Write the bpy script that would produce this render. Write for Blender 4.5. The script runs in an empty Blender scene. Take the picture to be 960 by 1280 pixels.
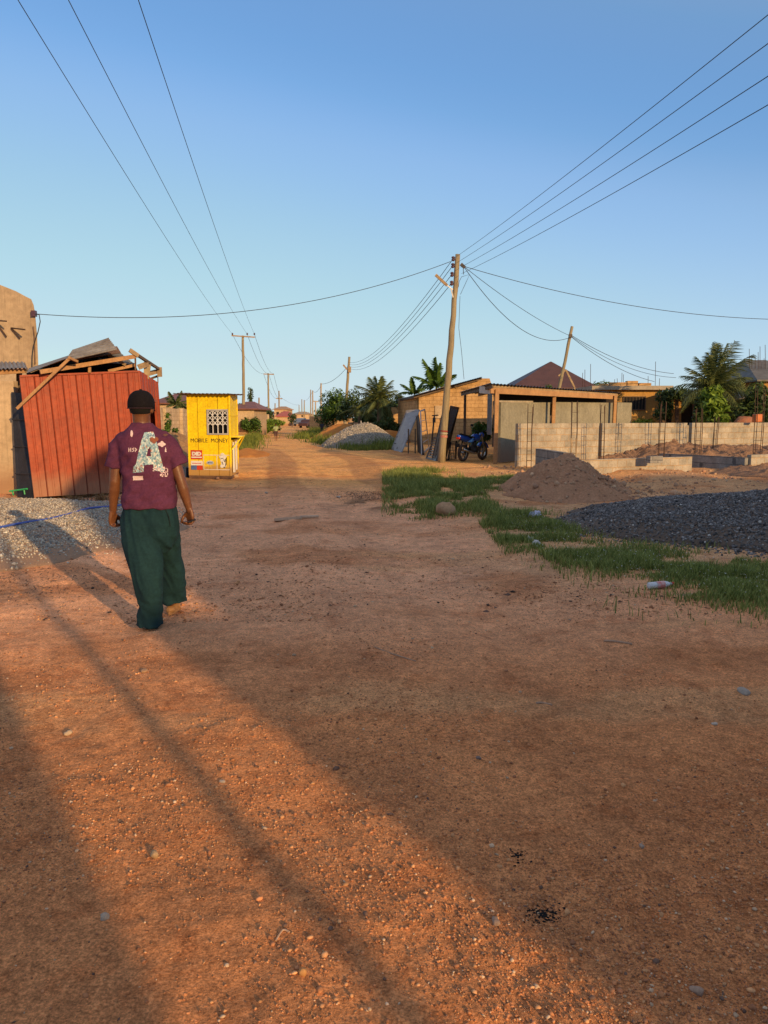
import bpy, math, random
import numpy as np
from mathutils import Vector, Matrix, noise as mnoise
from mathutils.bvhtree import BVHTree
random.seed(7); RNG = np.random.default_rng(11)
R = math.radians
scene = bpy.context.scene
COL = scene.collection

# ------------------------------------------------------------------ survey of the place: camera and sight lines
CAM_H = 1.6; FPX = 960.0; HORIZ = 522.0
TH = math.atan((640 - HORIZ) / FPX)
CT, ST = math.cos(TH), math.sin(TH)
def P(px, py, Y):
    x = (px - 480) / FPX; y = (640 - py) / FPX
    dy = CT + y * ST; dz = -ST + y * CT; t = Y / dy
    return Vector((x * t, Y, CAM_H + dz * t))
def G(px, py, z=0.0):
    x = (px - 480) / FPX; y = (640 - py) / FPX
    dy = CT + y * ST; dz = -ST + y * CT; t = (z - CAM_H) / dz
    return Vector((x * t, dy * t, z))
def XY(px, Y, z=0.0):            # point at depth Y and height z seen at column px
    t = (Y * CT + (CAM_H - z) * ST)
    return Vector(((px - 480) / FPX * t, Y, z))

# ------------------------------------------------------------------ materials
def _nt(name):
    m = bpy.data.materials.new(name); m.use_nodes = True
    nt = m.node_tree; b = nt.nodes['Principled BSDF']
    return m, nt, b
def _noise(nt, scale, detail=5, rough=.6, vec=None):
    n = nt.nodes.new('ShaderNodeTexNoise'); n.inputs['Scale'].default_value = scale
    n.inputs['Detail'].default_value = detail; n.inputs['Roughness'].default_value = rough
    if vec: nt.links.new(vec, n.inputs['Vector'])
    return n
def _ramp(nt, src, p0, p1, c0=(0,0,0,1), c1=(1,1,1,1)):
    r = nt.nodes.new('ShaderNodeValToRGB'); e = r.color_ramp.elements
    e[0].position = p0; e[1].position = p1; e[0].color = c0; e[1].color = c1
    nt.links.new(src, r.inputs[0]); return r
def _mix(nt, mode, fac, a, b):
    m = nt.nodes.new('ShaderNodeMix'); m.data_type = 'RGBA'; m.blend_type = mode
    for s, v in ((m.inputs[0], fac), (m.inputs[6], a), (m.inputs[7], b)):
        if isinstance(v, (int, float)): s.default_value = v
        elif isinstance(v, tuple): s.default_value = v
        else: nt.links.new(v, s)
    return m.outputs[2]
def c4(c): return (c[0], c[1], c[2], 1.0)
def mat(name, c, c2=None, scale=3.0, rough=.8, metal=0.0, bump=0.2, bscale=None, dirt=None, stretch=None, streak=0.0, vcol=False, spec=.3, bdist=.02, coat=0):
    """base colour varied by two scales of noise, dirt toward the ground, bump"""
    m, nt, b = _nt(name)
    tc = nt.nodes.new('ShaderNodeTexCoord'); vec = tc.outputs['Object']
    if stretch:
        mp = nt.nodes.new('ShaderNodeMapping'); mp.inputs['Scale'].default_value = stretch
        nt.links.new(vec, mp.inputs[0]); v2 = mp.outputs[0]
    else: v2 = vec
    c2 = c2 or tuple(x * .7 for x in c)
    n = _noise(nt, scale, 6, .65, v2); r = _ramp(nt, n.outputs[0], .35, .68)
    col = _mix(nt, 'MIX', r.outputs[0], c4(c), c4(c2))
    n2 = _noise(nt, scale * 9, 4, .7, v2); r2 = _ramp(nt, n2.outputs[0], .3, .75, (.72,.72,.72,1), (1.15,1.15,1.15,1))
    col = _mix(nt, 'MULTIPLY', 1.0, col, r2.outputs[0])
    if vcol:
        a = nt.nodes.new('ShaderNodeVertexColor'); a.layer_name = 'Col'
        col = _mix(nt, 'MULTIPLY', 1.0, col, a.outputs[0])
    if streak > 0:
        mp = nt.nodes.new('ShaderNodeMapping'); mp.inputs['Scale'].default_value = (7, 7, .35)
        nt.links.new(vec, mp.inputs[0])
        n3 = _noise(nt, 1.6, 5, .7, mp.outputs[0]); r3 = _ramp(nt, n3.outputs[0], .52, .72)
        f = nt.nodes.new('ShaderNodeMath'); f.operation = 'MULTIPLY'; f.inputs[1].default_value = streak
        nt.links.new(r3.outputs[0], f.inputs[0])
        col = _mix(nt, 'MIX', f.outputs[0], col, c4(tuple(x * .38 for x in c)))
    if dirt:
        sx = nt.nodes.new('ShaderNodeSeparateXYZ'); nt.links.new(vec, sx.inputs[0])
        n4 = _noise(nt, 4, 4, .7, vec)
        ad = nt.nodes.new('ShaderNodeMath'); ad.operation = 'MULTIPLY_ADD'; ad.inputs[1].default_value = -.5
        nt.links.new(n4.outputs[0], ad.inputs[0]); nt.links.new(sx.outputs[2], ad.inputs[2])
        r4 = _ramp(nt, ad.outputs[0], 0.0 - .25, dirt[1], (1,1,1,1), (0,0,0,1))
        col = _mix(nt, 'MIX', r4.outputs[0], col, c4(dirt[0]))
    nt.links.new(col, b.inputs['Base Color'])
    b.inputs['Roughness'].default_value = rough; b.inputs['Metallic'].default_value = metal
    b.inputs['Specular IOR Level'].default_value = spec
    if coat: b.inputs['Coat Weight'].default_value = coat
    if bump > 0:
        bn = _noise(nt, bscale or scale * 12, 6, .7, v2)
        bp = nt.nodes.new('ShaderNodeBump'); bp.inputs['Strength'].default_value = bump; bp.inputs['Distance'].default_value = bdist
        nt.links.new(bn.outputs[0], bp.inputs['Height']); nt.links.new(bp.outputs[0], b.inputs['Normal'])
    return m
DUST = (.36, .20, .11)
def block_mat(name, c, c2, mortar, bw=.42, bh=.21, rot=(R(90), 0, 0), contrast=1.0):
    m, nt, b = _nt(name)
    tc = nt.nodes.new('ShaderNodeTexCoord')
    sx = nt.nodes.new('ShaderNodeSeparateXYZ'); nt.links.new(tc.outputs['Object'], sx.inputs[0])
    ad = nt.nodes.new('ShaderNodeMath'); ad.operation = 'ADD'
    ym = nt.nodes.new('ShaderNodeMath'); ym.operation = 'MULTIPLY'; ym.inputs[1].default_value = .8
    nt.links.new(sx.outputs[1], ym.inputs[0]); nt.links.new(sx.outputs[0], ad.inputs[0]); nt.links.new(ym.outputs[0], ad.inputs[1])
    cb = nt.nodes.new('ShaderNodeCombineXYZ'); nt.links.new(ad.outputs[0], cb.inputs[0]); nt.links.new(sx.outputs[2], cb.inputs[1])
    nz = _noise(nt, 3, 3, .6, tc.outputs['Object'])
    wob = nt.nodes.new('ShaderNodeVectorMath'); wob.operation = 'MULTIPLY_ADD'; wob.inputs[1].default_value = (.03,.03,0)
    nt.links.new(nz.outputs[1], wob.inputs[0]); nt.links.new(cb.outputs[0], wob.inputs[2])
    br = nt.nodes.new('ShaderNodeTexBrick'); nt.links.new(wob.outputs[0], br.inputs[0])
    br.inputs['Color1'].default_value = c4(c); br.inputs['Color2'].default_value = c4(c2); br.inputs['Mortar'].default_value = c4(mortar)
    br.inputs['Scale'].default_value = 1.0; br.inputs['Mortar Size'].default_value = .012; br.inputs['Mortar Smooth'].default_value = .3
    br.inputs['Brick Width'].default_value = bw; br.inputs['Row Height'].default_value = bh; br.inputs['Bias'].default_value = 0
    n = _noise(nt, 2.2, 6, .7, tc.outputs['Object']); r = _ramp(nt, n.outputs[0], .3, .72, (.62,.6,.58,1), (1.18,1.18,1.18,1))
    col = _mix(nt, 'MULTIPLY', 1.0, br.outputs[0], r.outputs[0])
    n4 = _noise(nt, 24, 5, .7, tc.outputs['Object']); r4 = _ramp(nt, n4.outputs[0], .3, .72, (.75,.75,.75,1), (1.12,1.12,1.12,1))
    col = _mix(nt, 'MULTIPLY', 1.0, col, r4.outputs[0])
    nt.links.new(col, b.inputs['Base Color']); b.inputs['Roughness'].default_value = .95; b.inputs['Specular IOR Level'].default_value = .1
    bp = nt.nodes.new('ShaderNodeBump'); bp.inputs['Strength'].default_value = .6; bp.inputs['Distance'].default_value = .012
    mm = nt.nodes.new('ShaderNodeMath'); mm.operation = 'MULTIPLY_ADD'; mm.inputs[1].default_value = -1
    nt.links.new(br.outputs['Fac'], mm.inputs[0]); nt.links.new(n4.outputs[0], mm.inputs[2])
    nt.links.new(mm.outputs[0], bp.inputs['Height']); nt.links.new(bp.outputs[0], b.inputs['Normal'])
    return m
def leaf_mat(name, c, c2, trans=.25, rough=.55):
    m, nt, b = _nt(name)
    a = nt.nodes.new('ShaderNodeVertexColor'); a.layer_name = 'Col'
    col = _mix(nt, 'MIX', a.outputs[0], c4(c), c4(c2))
    nt.links.new(col, b.inputs['Base Color']); b.inputs['Roughness'].default_value = rough; b.inputs['Specular IOR Level'].default_value = .25
    tr = nt.nodes.new('ShaderNodeBsdfTranslucent'); nt.links.new(col, tr.inputs[0])
    ms = nt.nodes.new('ShaderNodeMixShader'); ms.inputs[0].default_value = trans
    out = nt.nodes['Material Output']
    nt.links.new(b.outputs[0], ms.inputs[1]); nt.links.new(tr.outputs[0], ms.inputs[2]); nt.links.new(ms.outputs[0], out.inputs[0])
    return m
def stone_mat(name, rough=.9, bump=.4):
    m, nt, b = _nt(name)
    a = nt.nodes.new('ShaderNodeVertexColor'); a.layer_name = 'Col'
    tc = nt.nodes.new('ShaderNodeTexCoord'); n = _noise(nt, 60, 3, .6, tc.outputs['Object'])
    r = _ramp(nt, n.outputs[0], .3, .7, (.7,.7,.7,1), (1.15,1.15,1.15,1))
    nt.links.new(_mix(nt, 'MULTIPLY', 1.0, a.outputs[0], r.outputs[0]), b.inputs['Base Color'])
    b.inputs['Roughness'].default_value = rough; b.inputs['Specular IOR Level'].default_value = .2
    return m

# ------------------------------------------------------------------ object helpers
def thing(name, label, cat, loc=(0,0,0), group=None, rotz=0):
    o = bpy.data.objects.new(name, None); COL.objects.link(o); o.empty_display_size = .2
    o.location = loc; o.rotation_euler = (0, 0, rotz); o['label'] = label; o['category'] = cat
    if group: o['group'] = group
    return o
def tag(o, label, cat, group=None, kind=None):
    o['label'] = label; o['category'] = cat
    if group: o['group'] = group
    if kind: o['kind'] = kind
    return o
def struct(o): o['kind'] = 'structure'; return o
def origin_of(par):
    v = Vector((0,0,0)); p = par
    while p is not None: v = v + Vector(p.location); p = p.parent
    return v
def link_mesh(name, me, mats, parent=None, loc=None, smooth=False):
    """mesh given in world axes; loc = base point for a top-level object"""
    if not isinstance(mats, (list, tuple)): mats = [mats]
    for m in mats: me.materials.append(m)
    o = bpy.data.objects.new(name, me); COL.objects.link(o)
    base = origin_of(parent) if parent is not None else Vector(loc if loc is not None else (0,0,0))
    if base.length > 0: me.transform(Matrix.Translation(-base))
    if parent is not None: o.parent = parent
    else: o.location = base
    if smooth: me.polygons.foreach_set('use_smooth', [True] * len(me.polygons))
    return o
class MB:
    def __init__(s): s.v = []; s.f = []; s.m = []
    def add(s, vs, fs, mi=0):
        b = len(s.v); s.v += [tuple(v) for v in vs]; s.f += [tuple(b + i for i in f) for f in fs]; s.m += [mi] * len(fs); return s
    def hexa(s, p, mi=0):       # p: bottom 0-3 ccw, top 4-7
        return s.add(p, [(3,2,1,0),(4,5,6,7),(0,1,5,4),(1,2,6,5),(2,3,7,6),(3,0,4,7)], mi)
    def box(s, c, sz, rz=0, mi=0, M=None):
        hx, hy, hz = sz[0]/2, sz[1]/2, sz[2]/2
        pts = [Vector((x, y, z)) for z in (-hz, hz) for x, y in ((-hx,-hy),(hx,-hy),(hx,hy),(-hx,hy))]
        M = M or Matrix.Rotation(rz, 3, 'Z')
        return s.hexa([M @ p + Vector(c) for p in pts], mi)
    def beam(s, a, b, w, h, mi=0, up=(0,0,1)):
        a, b = Vector(a), Vector(b); d = (b - a).normalized(); u = Vector(up)
        if abs(d.dot(u)) > .98: u = Vector((0,1,0))
        r = d.cross(u).normalized(); u = r.cross(d).normalized()
        r *= w/2; u *= h/2
        return s.hexa([a-r-u, a+r-u, b+r-u, b-r-u, a-r+u, a+r+u, b+r+u, b-r+u], mi)
    def tube(s, pts, r, n=8, mi=0, cap=True):
        pts = [Vector(p) for p in pts]; k = len(pts)
        rr = r if isinstance(r, (list, tuple)) else [r] * k
        base = len(s.v); up = None
        for i, p in enumerate(pts):
            d = (pts[min(i+1,k-1)] - pts[max(i-1,0)]).normalized()
            if up is None:
                up = Vector((0,0,1)) if abs(d.z) < .9 else Vector((1,0,0))
            x = d.cross(up).normalized(); up = x.cross(d).normalized()
            for j in range(n):
                a = 2*math.pi*j/n; s.v.append(tuple(p + (x*math.cos(a) + up*math.sin(a)) * rr[i]))
        for i in range(k-1):
            for j in range(n):
                a = base+i*n+j; b = base+i*n+(j+1)%n
                s.f.append((a, b, b+n, a+n)); s.m.append(mi)
        if cap:
            s.f.append(tuple(base+j for j in reversed(range(n)))); s.m.append(mi)
            s.f.append(tuple(base+(k-1)*n+j for j in range(n))); s.m.append(mi)
        return s
    def ell(s, c, r, n=12, k=8, mi=0, M=None, half=False):
        base = len(s.v); c = Vector(c)
        if not isinstance(r, (tuple, list)): r = (r, r, r)
        top = math.pi/2; bot = 0 if half else -math.pi/2
        for i in range(k+1):
            t = bot + (top-bot)*i/k
            for j in range(n):
                a = 2*math.pi*j/n
                v = Vector((math.cos(t)*math.cos(a)*r[0], math.cos(t)*math.sin(a)*r[1], math.sin(t)*r[2]))
                s.v.append(tuple(c + (M @ v if M else v)))
        for i in range(k):
            for j in range(n):
                a = base+i*n+j; b = base+i*n+(j+1)%n
                s.f.append((a, b, b+n, a+n)); s.m.append(mi)
        if half: s.f.append(tuple(base+j for j in reversed(range(n)))); s.m.append(mi)
        return s
    def prism(s, poly, fn, t0, t1, mi=0):
        """2D polygon extruded: fn(u, v, t) -> point"""
        n = len(poly)
        vs = [fn(u, v, t0) for u, v in poly] + [fn(u, v, t1) for u, v in poly]
        fs = [tuple(reversed(range(n))), tuple(range(n, 2*n))] + [(i, (i+1)%n, n+(i+1)%n, n+i) for i in range(n)]
        return s.add(vs, fs, mi)
    def ringloft(s, rings, mi=0, cap=True):
        n = len(rings[0]); base = len(s.v)
        for r in rings: s.v += [tuple(p) for p in r]
        for i in range(len(rings)-1):
            for j in range(n):
                a = base+i*n+j; b = base+i*n+(j+1)%n
                s.f.append((a, b, b+n, a+n)); s.m.append(mi)
        if cap:
            s.f.append(tuple(base+j for j in reversed(range(n)))); s.m.append(mi)
            s.f.append(tuple(base+(len(rings)-1)*n+j for j in range(n))); s.m.append(mi)
        return s
    def mesh(s, name='m'):
        me = bpy.data.meshes.new(name); me.from_pydata(s.v, [], s.f); me.update()
        me.polygons.foreach_set('material_index', s.m); return me
    def build(s, name, mats, parent=None, loc=None, smooth=False, bevel=0):
        me = s.mesh(name); o = link_mesh(name, me, mats, parent, loc, smooth)
        if bevel:
            b = o.modifiers.new('bevel', 'BEVEL'); b.width = bevel; b.segments = 2; b.limit_method = 'ANGLE'
        return o
def fast_mesh(name, V, F, colors=None):
    """V (n,3) float, F (m,k) int, colors per vertex (n,3)"""
    me = bpy.data.meshes.new(name); V = np.asarray(V, dtype=np.float32); F = np.asarray(F, dtype=np.int32)
    me.vertices.add(len(V)); me.vertices.foreach_set('co', V.ravel())
    m, k = F.shape
    me.loops.add(m*k); me.loops.foreach_set('vertex_index', F.ravel())
    me.polygons.add(m); me.polygons.foreach_set('loop_start', np.arange(0, m*k, k, dtype=np.int32))
    me.update(calc_edges=True)
    if colors is not None:
        ca = me.color_attributes.new('Col', 'FLOAT_COLOR', 'POINT')
        C = np.ones((len(V), 4), dtype=np.float32); C[:, :3] = colors; ca.data.foreach_set('color', C.ravel())
    return me
def copy_tree(o, loc=None, rotz=None, label=None):
    c = o.copy(); COL.objects.link(c)
    if loc is not None: c.location = loc
    if rotz is not None: c.rotation_euler = (0, 0, rotz)
    if label: c['label'] = label
    for ch in list(o.children):
        d = ch.copy(); COL.objects.link(d); d.parent = c
        for g in list(ch.children):
            e = g.copy(); COL.objects.link(e); e.parent = d
    return c
def remeshed(mb, voxel, smooth=3, disp=None):
    """one continuous surface from overlapping shapes"""
    me = mb.mesh('tmp'); o = bpy.data.objects.new('tmp', me); COL.objects.link(o)
    r = o.modifiers.new('r', 'REMESH'); r.mode = 'VOXEL'; r.voxel_size = voxel
    if smooth:
        s = o.modifiers.new('s', 'SMOOTH'); s.factor = .5; s.iterations = smooth
    dg = bpy.context.evaluated_depsgraph_get()
    out = bpy.data.meshes.new_from_object(o.evaluated_get(dg), depsgraph=dg)
    bpy.data.objects.remove(o); bpy.data.meshes.remove(me)
    if disp:
        out.update(); ns = [v.normal.copy() for v in out.vertices]
        for v, n in zip(out.vertices, ns): v.co += n * disp(v.co)
    out.polygons.foreach_set('use_smooth', [True]*len(out.polygons))
    return out
def text_mesh(txt, size, bold=0.0, sx=1.0):
    cu = bpy.data.curves.new('t', 'FONT'); cu.body = txt; cu.size = size; cu.align_x = 'LEFT'; cu.offset = bold
    cu.resolution_u = 3
    o = bpy.data.objects.new('t', cu); COL.objects.link(o)
    dg = bpy.context.evaluated_depsgraph_get(); me = bpy.data.meshes.new_from_object(o.evaluated_get(dg), depsgraph=dg)
    bpy.data.objects.remove(o)
    return me
def text_on(mb, txt, size, o, U, V, N, width=None, off=.004, mi=0, bold=0.0):
    me = text_mesh(txt, size, bold)
    xs = [v.co.x for v in me.vertices]; k = 1.0
    if width: k = width / (max(xs) - min(xs))
    mb.add([Vector(o) + Vector(U)*((v.co.x-min(xs))*k) + Vector(V)*v.co.y + Vector(N)*off for v in me.vertices], [tuple(p.vertices) for p in me.polygons], mi)
    bpy.data.meshes.remove(me)

# numpy value noise
def _hash(i, j, s):
    h = (i.astype(np.int64)*374761393 + j.astype(np.int64)*668265263 + s*69069) & 0xffffffff
    h = ((h ^ (h >> 13)) * 1274126177) & 0xffffffff
    return ((h ^ (h >> 16)) & 0xffff) / 65535.0
def vn(x, y, s=0):
    x = np.asarray(x, dtype=float); y = np.asarray(y, dtype=float)
    i = np.floor(x); j = np.floor(y); u = x-i; v = y-j; u = u*u*(3-2*u); v = v*v*(3-2*v)
    a = _hash(i, j, s); b = _hash(i+1, j, s); c = _hash(i, j+1, s); d = _hash(i+1, j+1, s)
    return (a*(1-u)+b*u)*(1-v) + (c*(1-u)+d*u)*v - .5
def fbm(x, y, s=0, o=4):
    r = 0; a = 1.0
    for k in range(o): r = r + a*vn(x*2**k+17*k, y*2**k+31*k, s+k); a *= .5
    return r
def sstep(a, b, x): t = np.clip((x-a)/(b-a), 0, 1); return t*t*(3-2*t)
def in_poly(x, y, poly, soft=0.0):
    ins = np.zeros(np.shape(x), bool); n = len(poly)
    for i in range(n):
        x1, y1 = poly[i]; x2, y2 = poly[(i+1) % n]
        c = ((y1 > y) != (y2 > y)) & (x < (x2-x1)*(y-y1)/((y2-y1) or 1e-9)+x1); ins ^= c
    return ins

# ------------------------------------------------------------------ terrain
def gz(x, y):
    x = np.asarray(x, dtype=float); y = np.asarray(y, dtype=float)
    far = np.exp(-np.maximum(y-25, 0)/25.)
    z = .09*fbm(x*.25, y*.25, 3, 3)*sstep(1, 9, y)*far
    ruts = np.sin((x + .18*y)*1.9 + 1.5*vn(x*.1, y*.12, 9))
    z = z + .018*ruts*sstep(2, 6, y)*far
    z = z + .030*fbm(x*1.1, y*1.1, 5, 3)*far
    rough = .35 + .65*sstep(-.15, .25, vn(x*.7, y*.7, 21) + .25*sstep(-1.2, .6, x)*(y < 6))
    z = z + .019*rough*fbm(x*5, y*5, 8, 3) * (np.abs(y) < 30)
    z = z + .011*rough*fbm(x*19, y*19, 12, 2) * (np.abs(y) < 9)
    for x0_, a_ in ((.25, .020), (1.75, .017), (-1.1, .012), (3.0, .010)):
        c_ = x0_ - .17*y + .35*vn(y*.09+x0_, y*0, 77)
        z = z - a_*np.exp(-((x-c_)/.13)**2)*sstep(2, 4, y)*far + a_*.5*np.exp(-((x-c_-.26)/.08)**2)*sstep(2, 4, y)*far
    # low bank of spoil along the plots on the right
    z = z + .10*sstep(.0, .25, fbm(x*.5, y*.5, 33, 3))*sstep(4, 7, x)*sstep(16, 19, y)*(y < 40)
    return z
# ------------------------------------------------------------------ palette
WOOD = mat('raw_timber', (.48,.27,.12), (.33,.18,.085), 3, bump=.4, stretch=(1,1,1), bscale=40)
WOODG = mat('weathered_timber', (.42,.30,.17), (.25,.17,.10), 3, bump=.4, bscale=30)
WOODD = mat('dark_timber', (.16,.11,.07), (.09,.06,.04), 3, bump=.4, bscale=30)
POLEM = mat('pole_timber', (.34,.28,.17), (.20,.16,.10), 2.5, bump=.5, stretch=(6,6,.5), bscale=12)
REDM = mat('red_painted_metal', (.37,.056,.012), (.27,.040,.010), 1.3, rough=.55, bump=.3, streak=.5, bscale=6, dirt=((.30,.12,.06), .35), spec=.4)
REDD = mat('red_paint_groove', (.16,.025,.012), None, 3, bump=.1)
YELM = mat('yellow_painted_metal', (.94,.70,.006), (.88,.60,.006), 2.2, rough=.5, bump=.1, streak=.35, dirt=((.42,.25,.08), .22), spec=.4)
YELD = mat('yellow_paint_groove', (.42,.22,.01), None, 3, bump=.1)
RUST = mat('rusty_roof_sheet', (.22,.12,.07), (.12,.07,.045), 5, rough=.7, bump=.3)
ZINC = mat('zinc_roof_sheet', (.40,.36,.30), (.22,.17,.12), 2.5, rough=.5, metal=.5, bump=.2, streak=.5)
DARK = mat('dark_inside', (.012,.011,.010), None, 3, bump=0)
STEELD = mat('dark_steel', (.05,.05,.055), (.09,.06,.045), 8, rough=.55, metal=.4, bump=.15)
STEELL = mat('grey_primer_steel', (.56,.54,.52), (.42,.40,.39), 5, rough=.5, metal=.2, bump=.12)
STEELB = mat('bluish_steel', (.16,.19,.24), (.11,.12,.14), 5, rough=.4, metal=.4, bump=.12)
REBAR = mat('rusty_rebar', (.10,.055,.035), (.05,.035,.03), 10, rough=.85, bump=.2)
WIRE = mat('cable_black', (.045,.05,.06), None, 5, bump=0)
WHITE = mat('white_paint', (.78,.77,.74), (.66,.64,.6), 6, rough=.5, bump=.05)
REDP = mat('poster_red', (.62,.06,.03), None, 8, rough=.5, bump=.05)
BLUEP = mat('poster_blue', (.10,.17,.42), None, 8, rough=.5, bump=.05)
INK = mat('black_lettering', (.03,.025,.02), None, 8, rough=.7, bump=0)
PLAST = mat('cream_plaster', (.56,.42,.26), (.42,.30,.18), .8, rough=.95, bump=.25, streak=.45, dirt=((.34,.20,.11), .5))
PLAST2 = mat('stained_render', (.50,.38,.245), (.33,.24,.155), .6, rough=.95, bump=.3, streak=.7)
OCHRE = mat('ochre_plaster', (.52,.30,.085), (.38,.2,.06), 1.0, rough=.95, bump=.2, streak=.6)
GREYR = mat('grey_green_render', (.30,.28,.21), (.215,.20,.15), 1.3, rough=.95, bump=.35, streak=.4, dirt=((.22,.16,.11), .5))
BLOCK = block_mat('sandcrete_block', (.46,.41,.33), (.33,.31,.265), (.44,.31,.18))
BLOCKO = block_mat('sun_washed_block', (.57,.36,.165), (.52,.32,.14), (.33,.19,.08), .45, .22)
BLOCKC = block_mat('pale_block', (.58,.46,.31), (.50,.39,.26), (.42,.32,.21), .5, .24)
BLOCKG = block_mat('grey_block', (.33,.32,.30), (.26,.25,.235), (.15,.15,.15))
ROOFB = mat('brown_roof_sheet', (.115,.05,.04), (.08,.035,.03), 1.2, rough=.55, bump=.2, streak=.3)
ROOFR = mat('red_brown_roof_sheet', (.26,.10,.065), (.17,.07,.05), 1.2, rough=.6, bump=.2)
ROOFG = mat('grey_roof_sheet', (.17,.165,.15), (.10,.095,.085), 2, rough=.6, bump=.2, streak=.4)
CONC = mat('concrete', (.42,.36,.28), (.30,.26,.20), 2, rough=.95, bump=.3)
INSUL = mat('insulator_brown', (.10,.05,.07), None, 5, rough=.3, bump=0)

LEAFD = leaf_mat('leaf_dark', (.02,.04,.012), (.09,.14,.035), .22)
LEAFG = leaf_mat('leaf_green', (.03,.07,.012), (.12,.21,.03), .25)
LEAFB = leaf_mat('leaf_bright', (.07,.13,.015), (.30,.42,.05), .35)
LEAFP = leaf_mat('palm_leaf', (.028,.05,.016), (.22,.25,.08), .25)
GRASSM = leaf_mat('grass_blade', (.10,.14,.028), (.44,.46,.13), .3)
GRASSY = leaf_mat('grass_sunny', (.08,.12,.02), (.30,.33,.06), .3)
BARK = mat('bark', (.16,.11,.07), (.09,.065,.045), 5, bump=.5)
STONE = stone_mat('pebble_surface')

# ------------------------------------------------------------------ ground sheet
def axis(parts): return np.concatenate([np.linspace(a, b, n, endpoint=False) for a, b, n in parts])
ys = np.concatenate([-np.geomspace(900, 12, 14), axis([(-11,1.4,26),(1.4,5,190),(5,11,180),(11,24,200),(24,60,90)]), np.geomspace(60, 2600, 40)])
xr = np.concatenate([axis([(0,2.6,140),(2.6,8,150),(8,22,70)]), np.geomspace(22, 2600, 30)])
xs = np.concatenate([-xr[:0:-1], xr])
X, Y = np.meshgrid(xs, ys); Z = gz(X, Y)
nx, ny = len(xs), len(ys)
idx = np.arange(nx*ny).reshape(ny, nx)
F = np.stack([idx[:-1,:-1], idx[:-1,1:], idx[1:,1:], idx[1:,:-1]], -1).reshape(-1, 4)
def lerp3(a, b, t): return a*(1-t[..., None]) + np.array(b)*t[..., None]
def ground_col(X, Y):
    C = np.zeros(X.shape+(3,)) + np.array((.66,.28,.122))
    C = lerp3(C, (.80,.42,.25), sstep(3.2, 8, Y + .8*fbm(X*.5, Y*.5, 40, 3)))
    C = lerp3(C, (.84,.43,.155), sstep(14, 20, Y + 2*fbm(X*.3, Y*.3, 41, 3)))            # far road earth, sunlit orange partly put into the colour
    C = lerp3(C, (.56,.34,.19), sstep(.1, 1.2, X - (.55 + .02*Y) + .9*fbm(X*.6, Y*.6, 42, 3))*sstep(6, 9, Y)*(1-sstep(18, 26, Y))*.8)  # pale verge
    C = lerp3(C, (.58,.32,.17), sstep(5, 8, X)*sstep(14, 18, Y)*(1-sstep(45, 60, Y))*.7)
    C = lerp3(C, (.50,.20,.085), sstep(.05, .4, fbm(X*.8, Y*.8, 43, 4))*.6)
    C = lerp3(C, (.66,.37,.19), sstep(.15, .5, fbm(X*.5+9, Y*1.2, 44, 4))*.5)
    C = lerp3(C, (.12,.085,.06), sstep(.0, .3, fbm(X*1.6, Y*1.6, 45, 4)+.1)*sstep(0, 1, 1-np.hypot((X+4.1)/1.3, (Y-6.9)/.8))*1.0)  # damp dark litter by the gravel
    C = lerp3(C, (.13,.085,.055), sstep(-.1, .3, fbm(X*2, Y*2, 46, 4))*sstep(0, .8, 1-np.hypot((X+.35)/1.0, (Y-14.2)/1.6))*.8)
    C = lerp3(C, (.34,.16,.085), sstep(.2, .6, np.sin((X+.16*Y)*2.3+2*vn(X*.15, Y*.1, 47)))*sstep(14, 20, Y)*(1-sstep(34, 44, Y))*(X < 1.5)*.5)  # wheel tracks
    return C
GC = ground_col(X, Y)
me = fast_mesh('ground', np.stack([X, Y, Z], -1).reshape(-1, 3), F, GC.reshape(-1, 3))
me.polygons.foreach_set('use_smooth', np.ones(len(F), bool))
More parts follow.
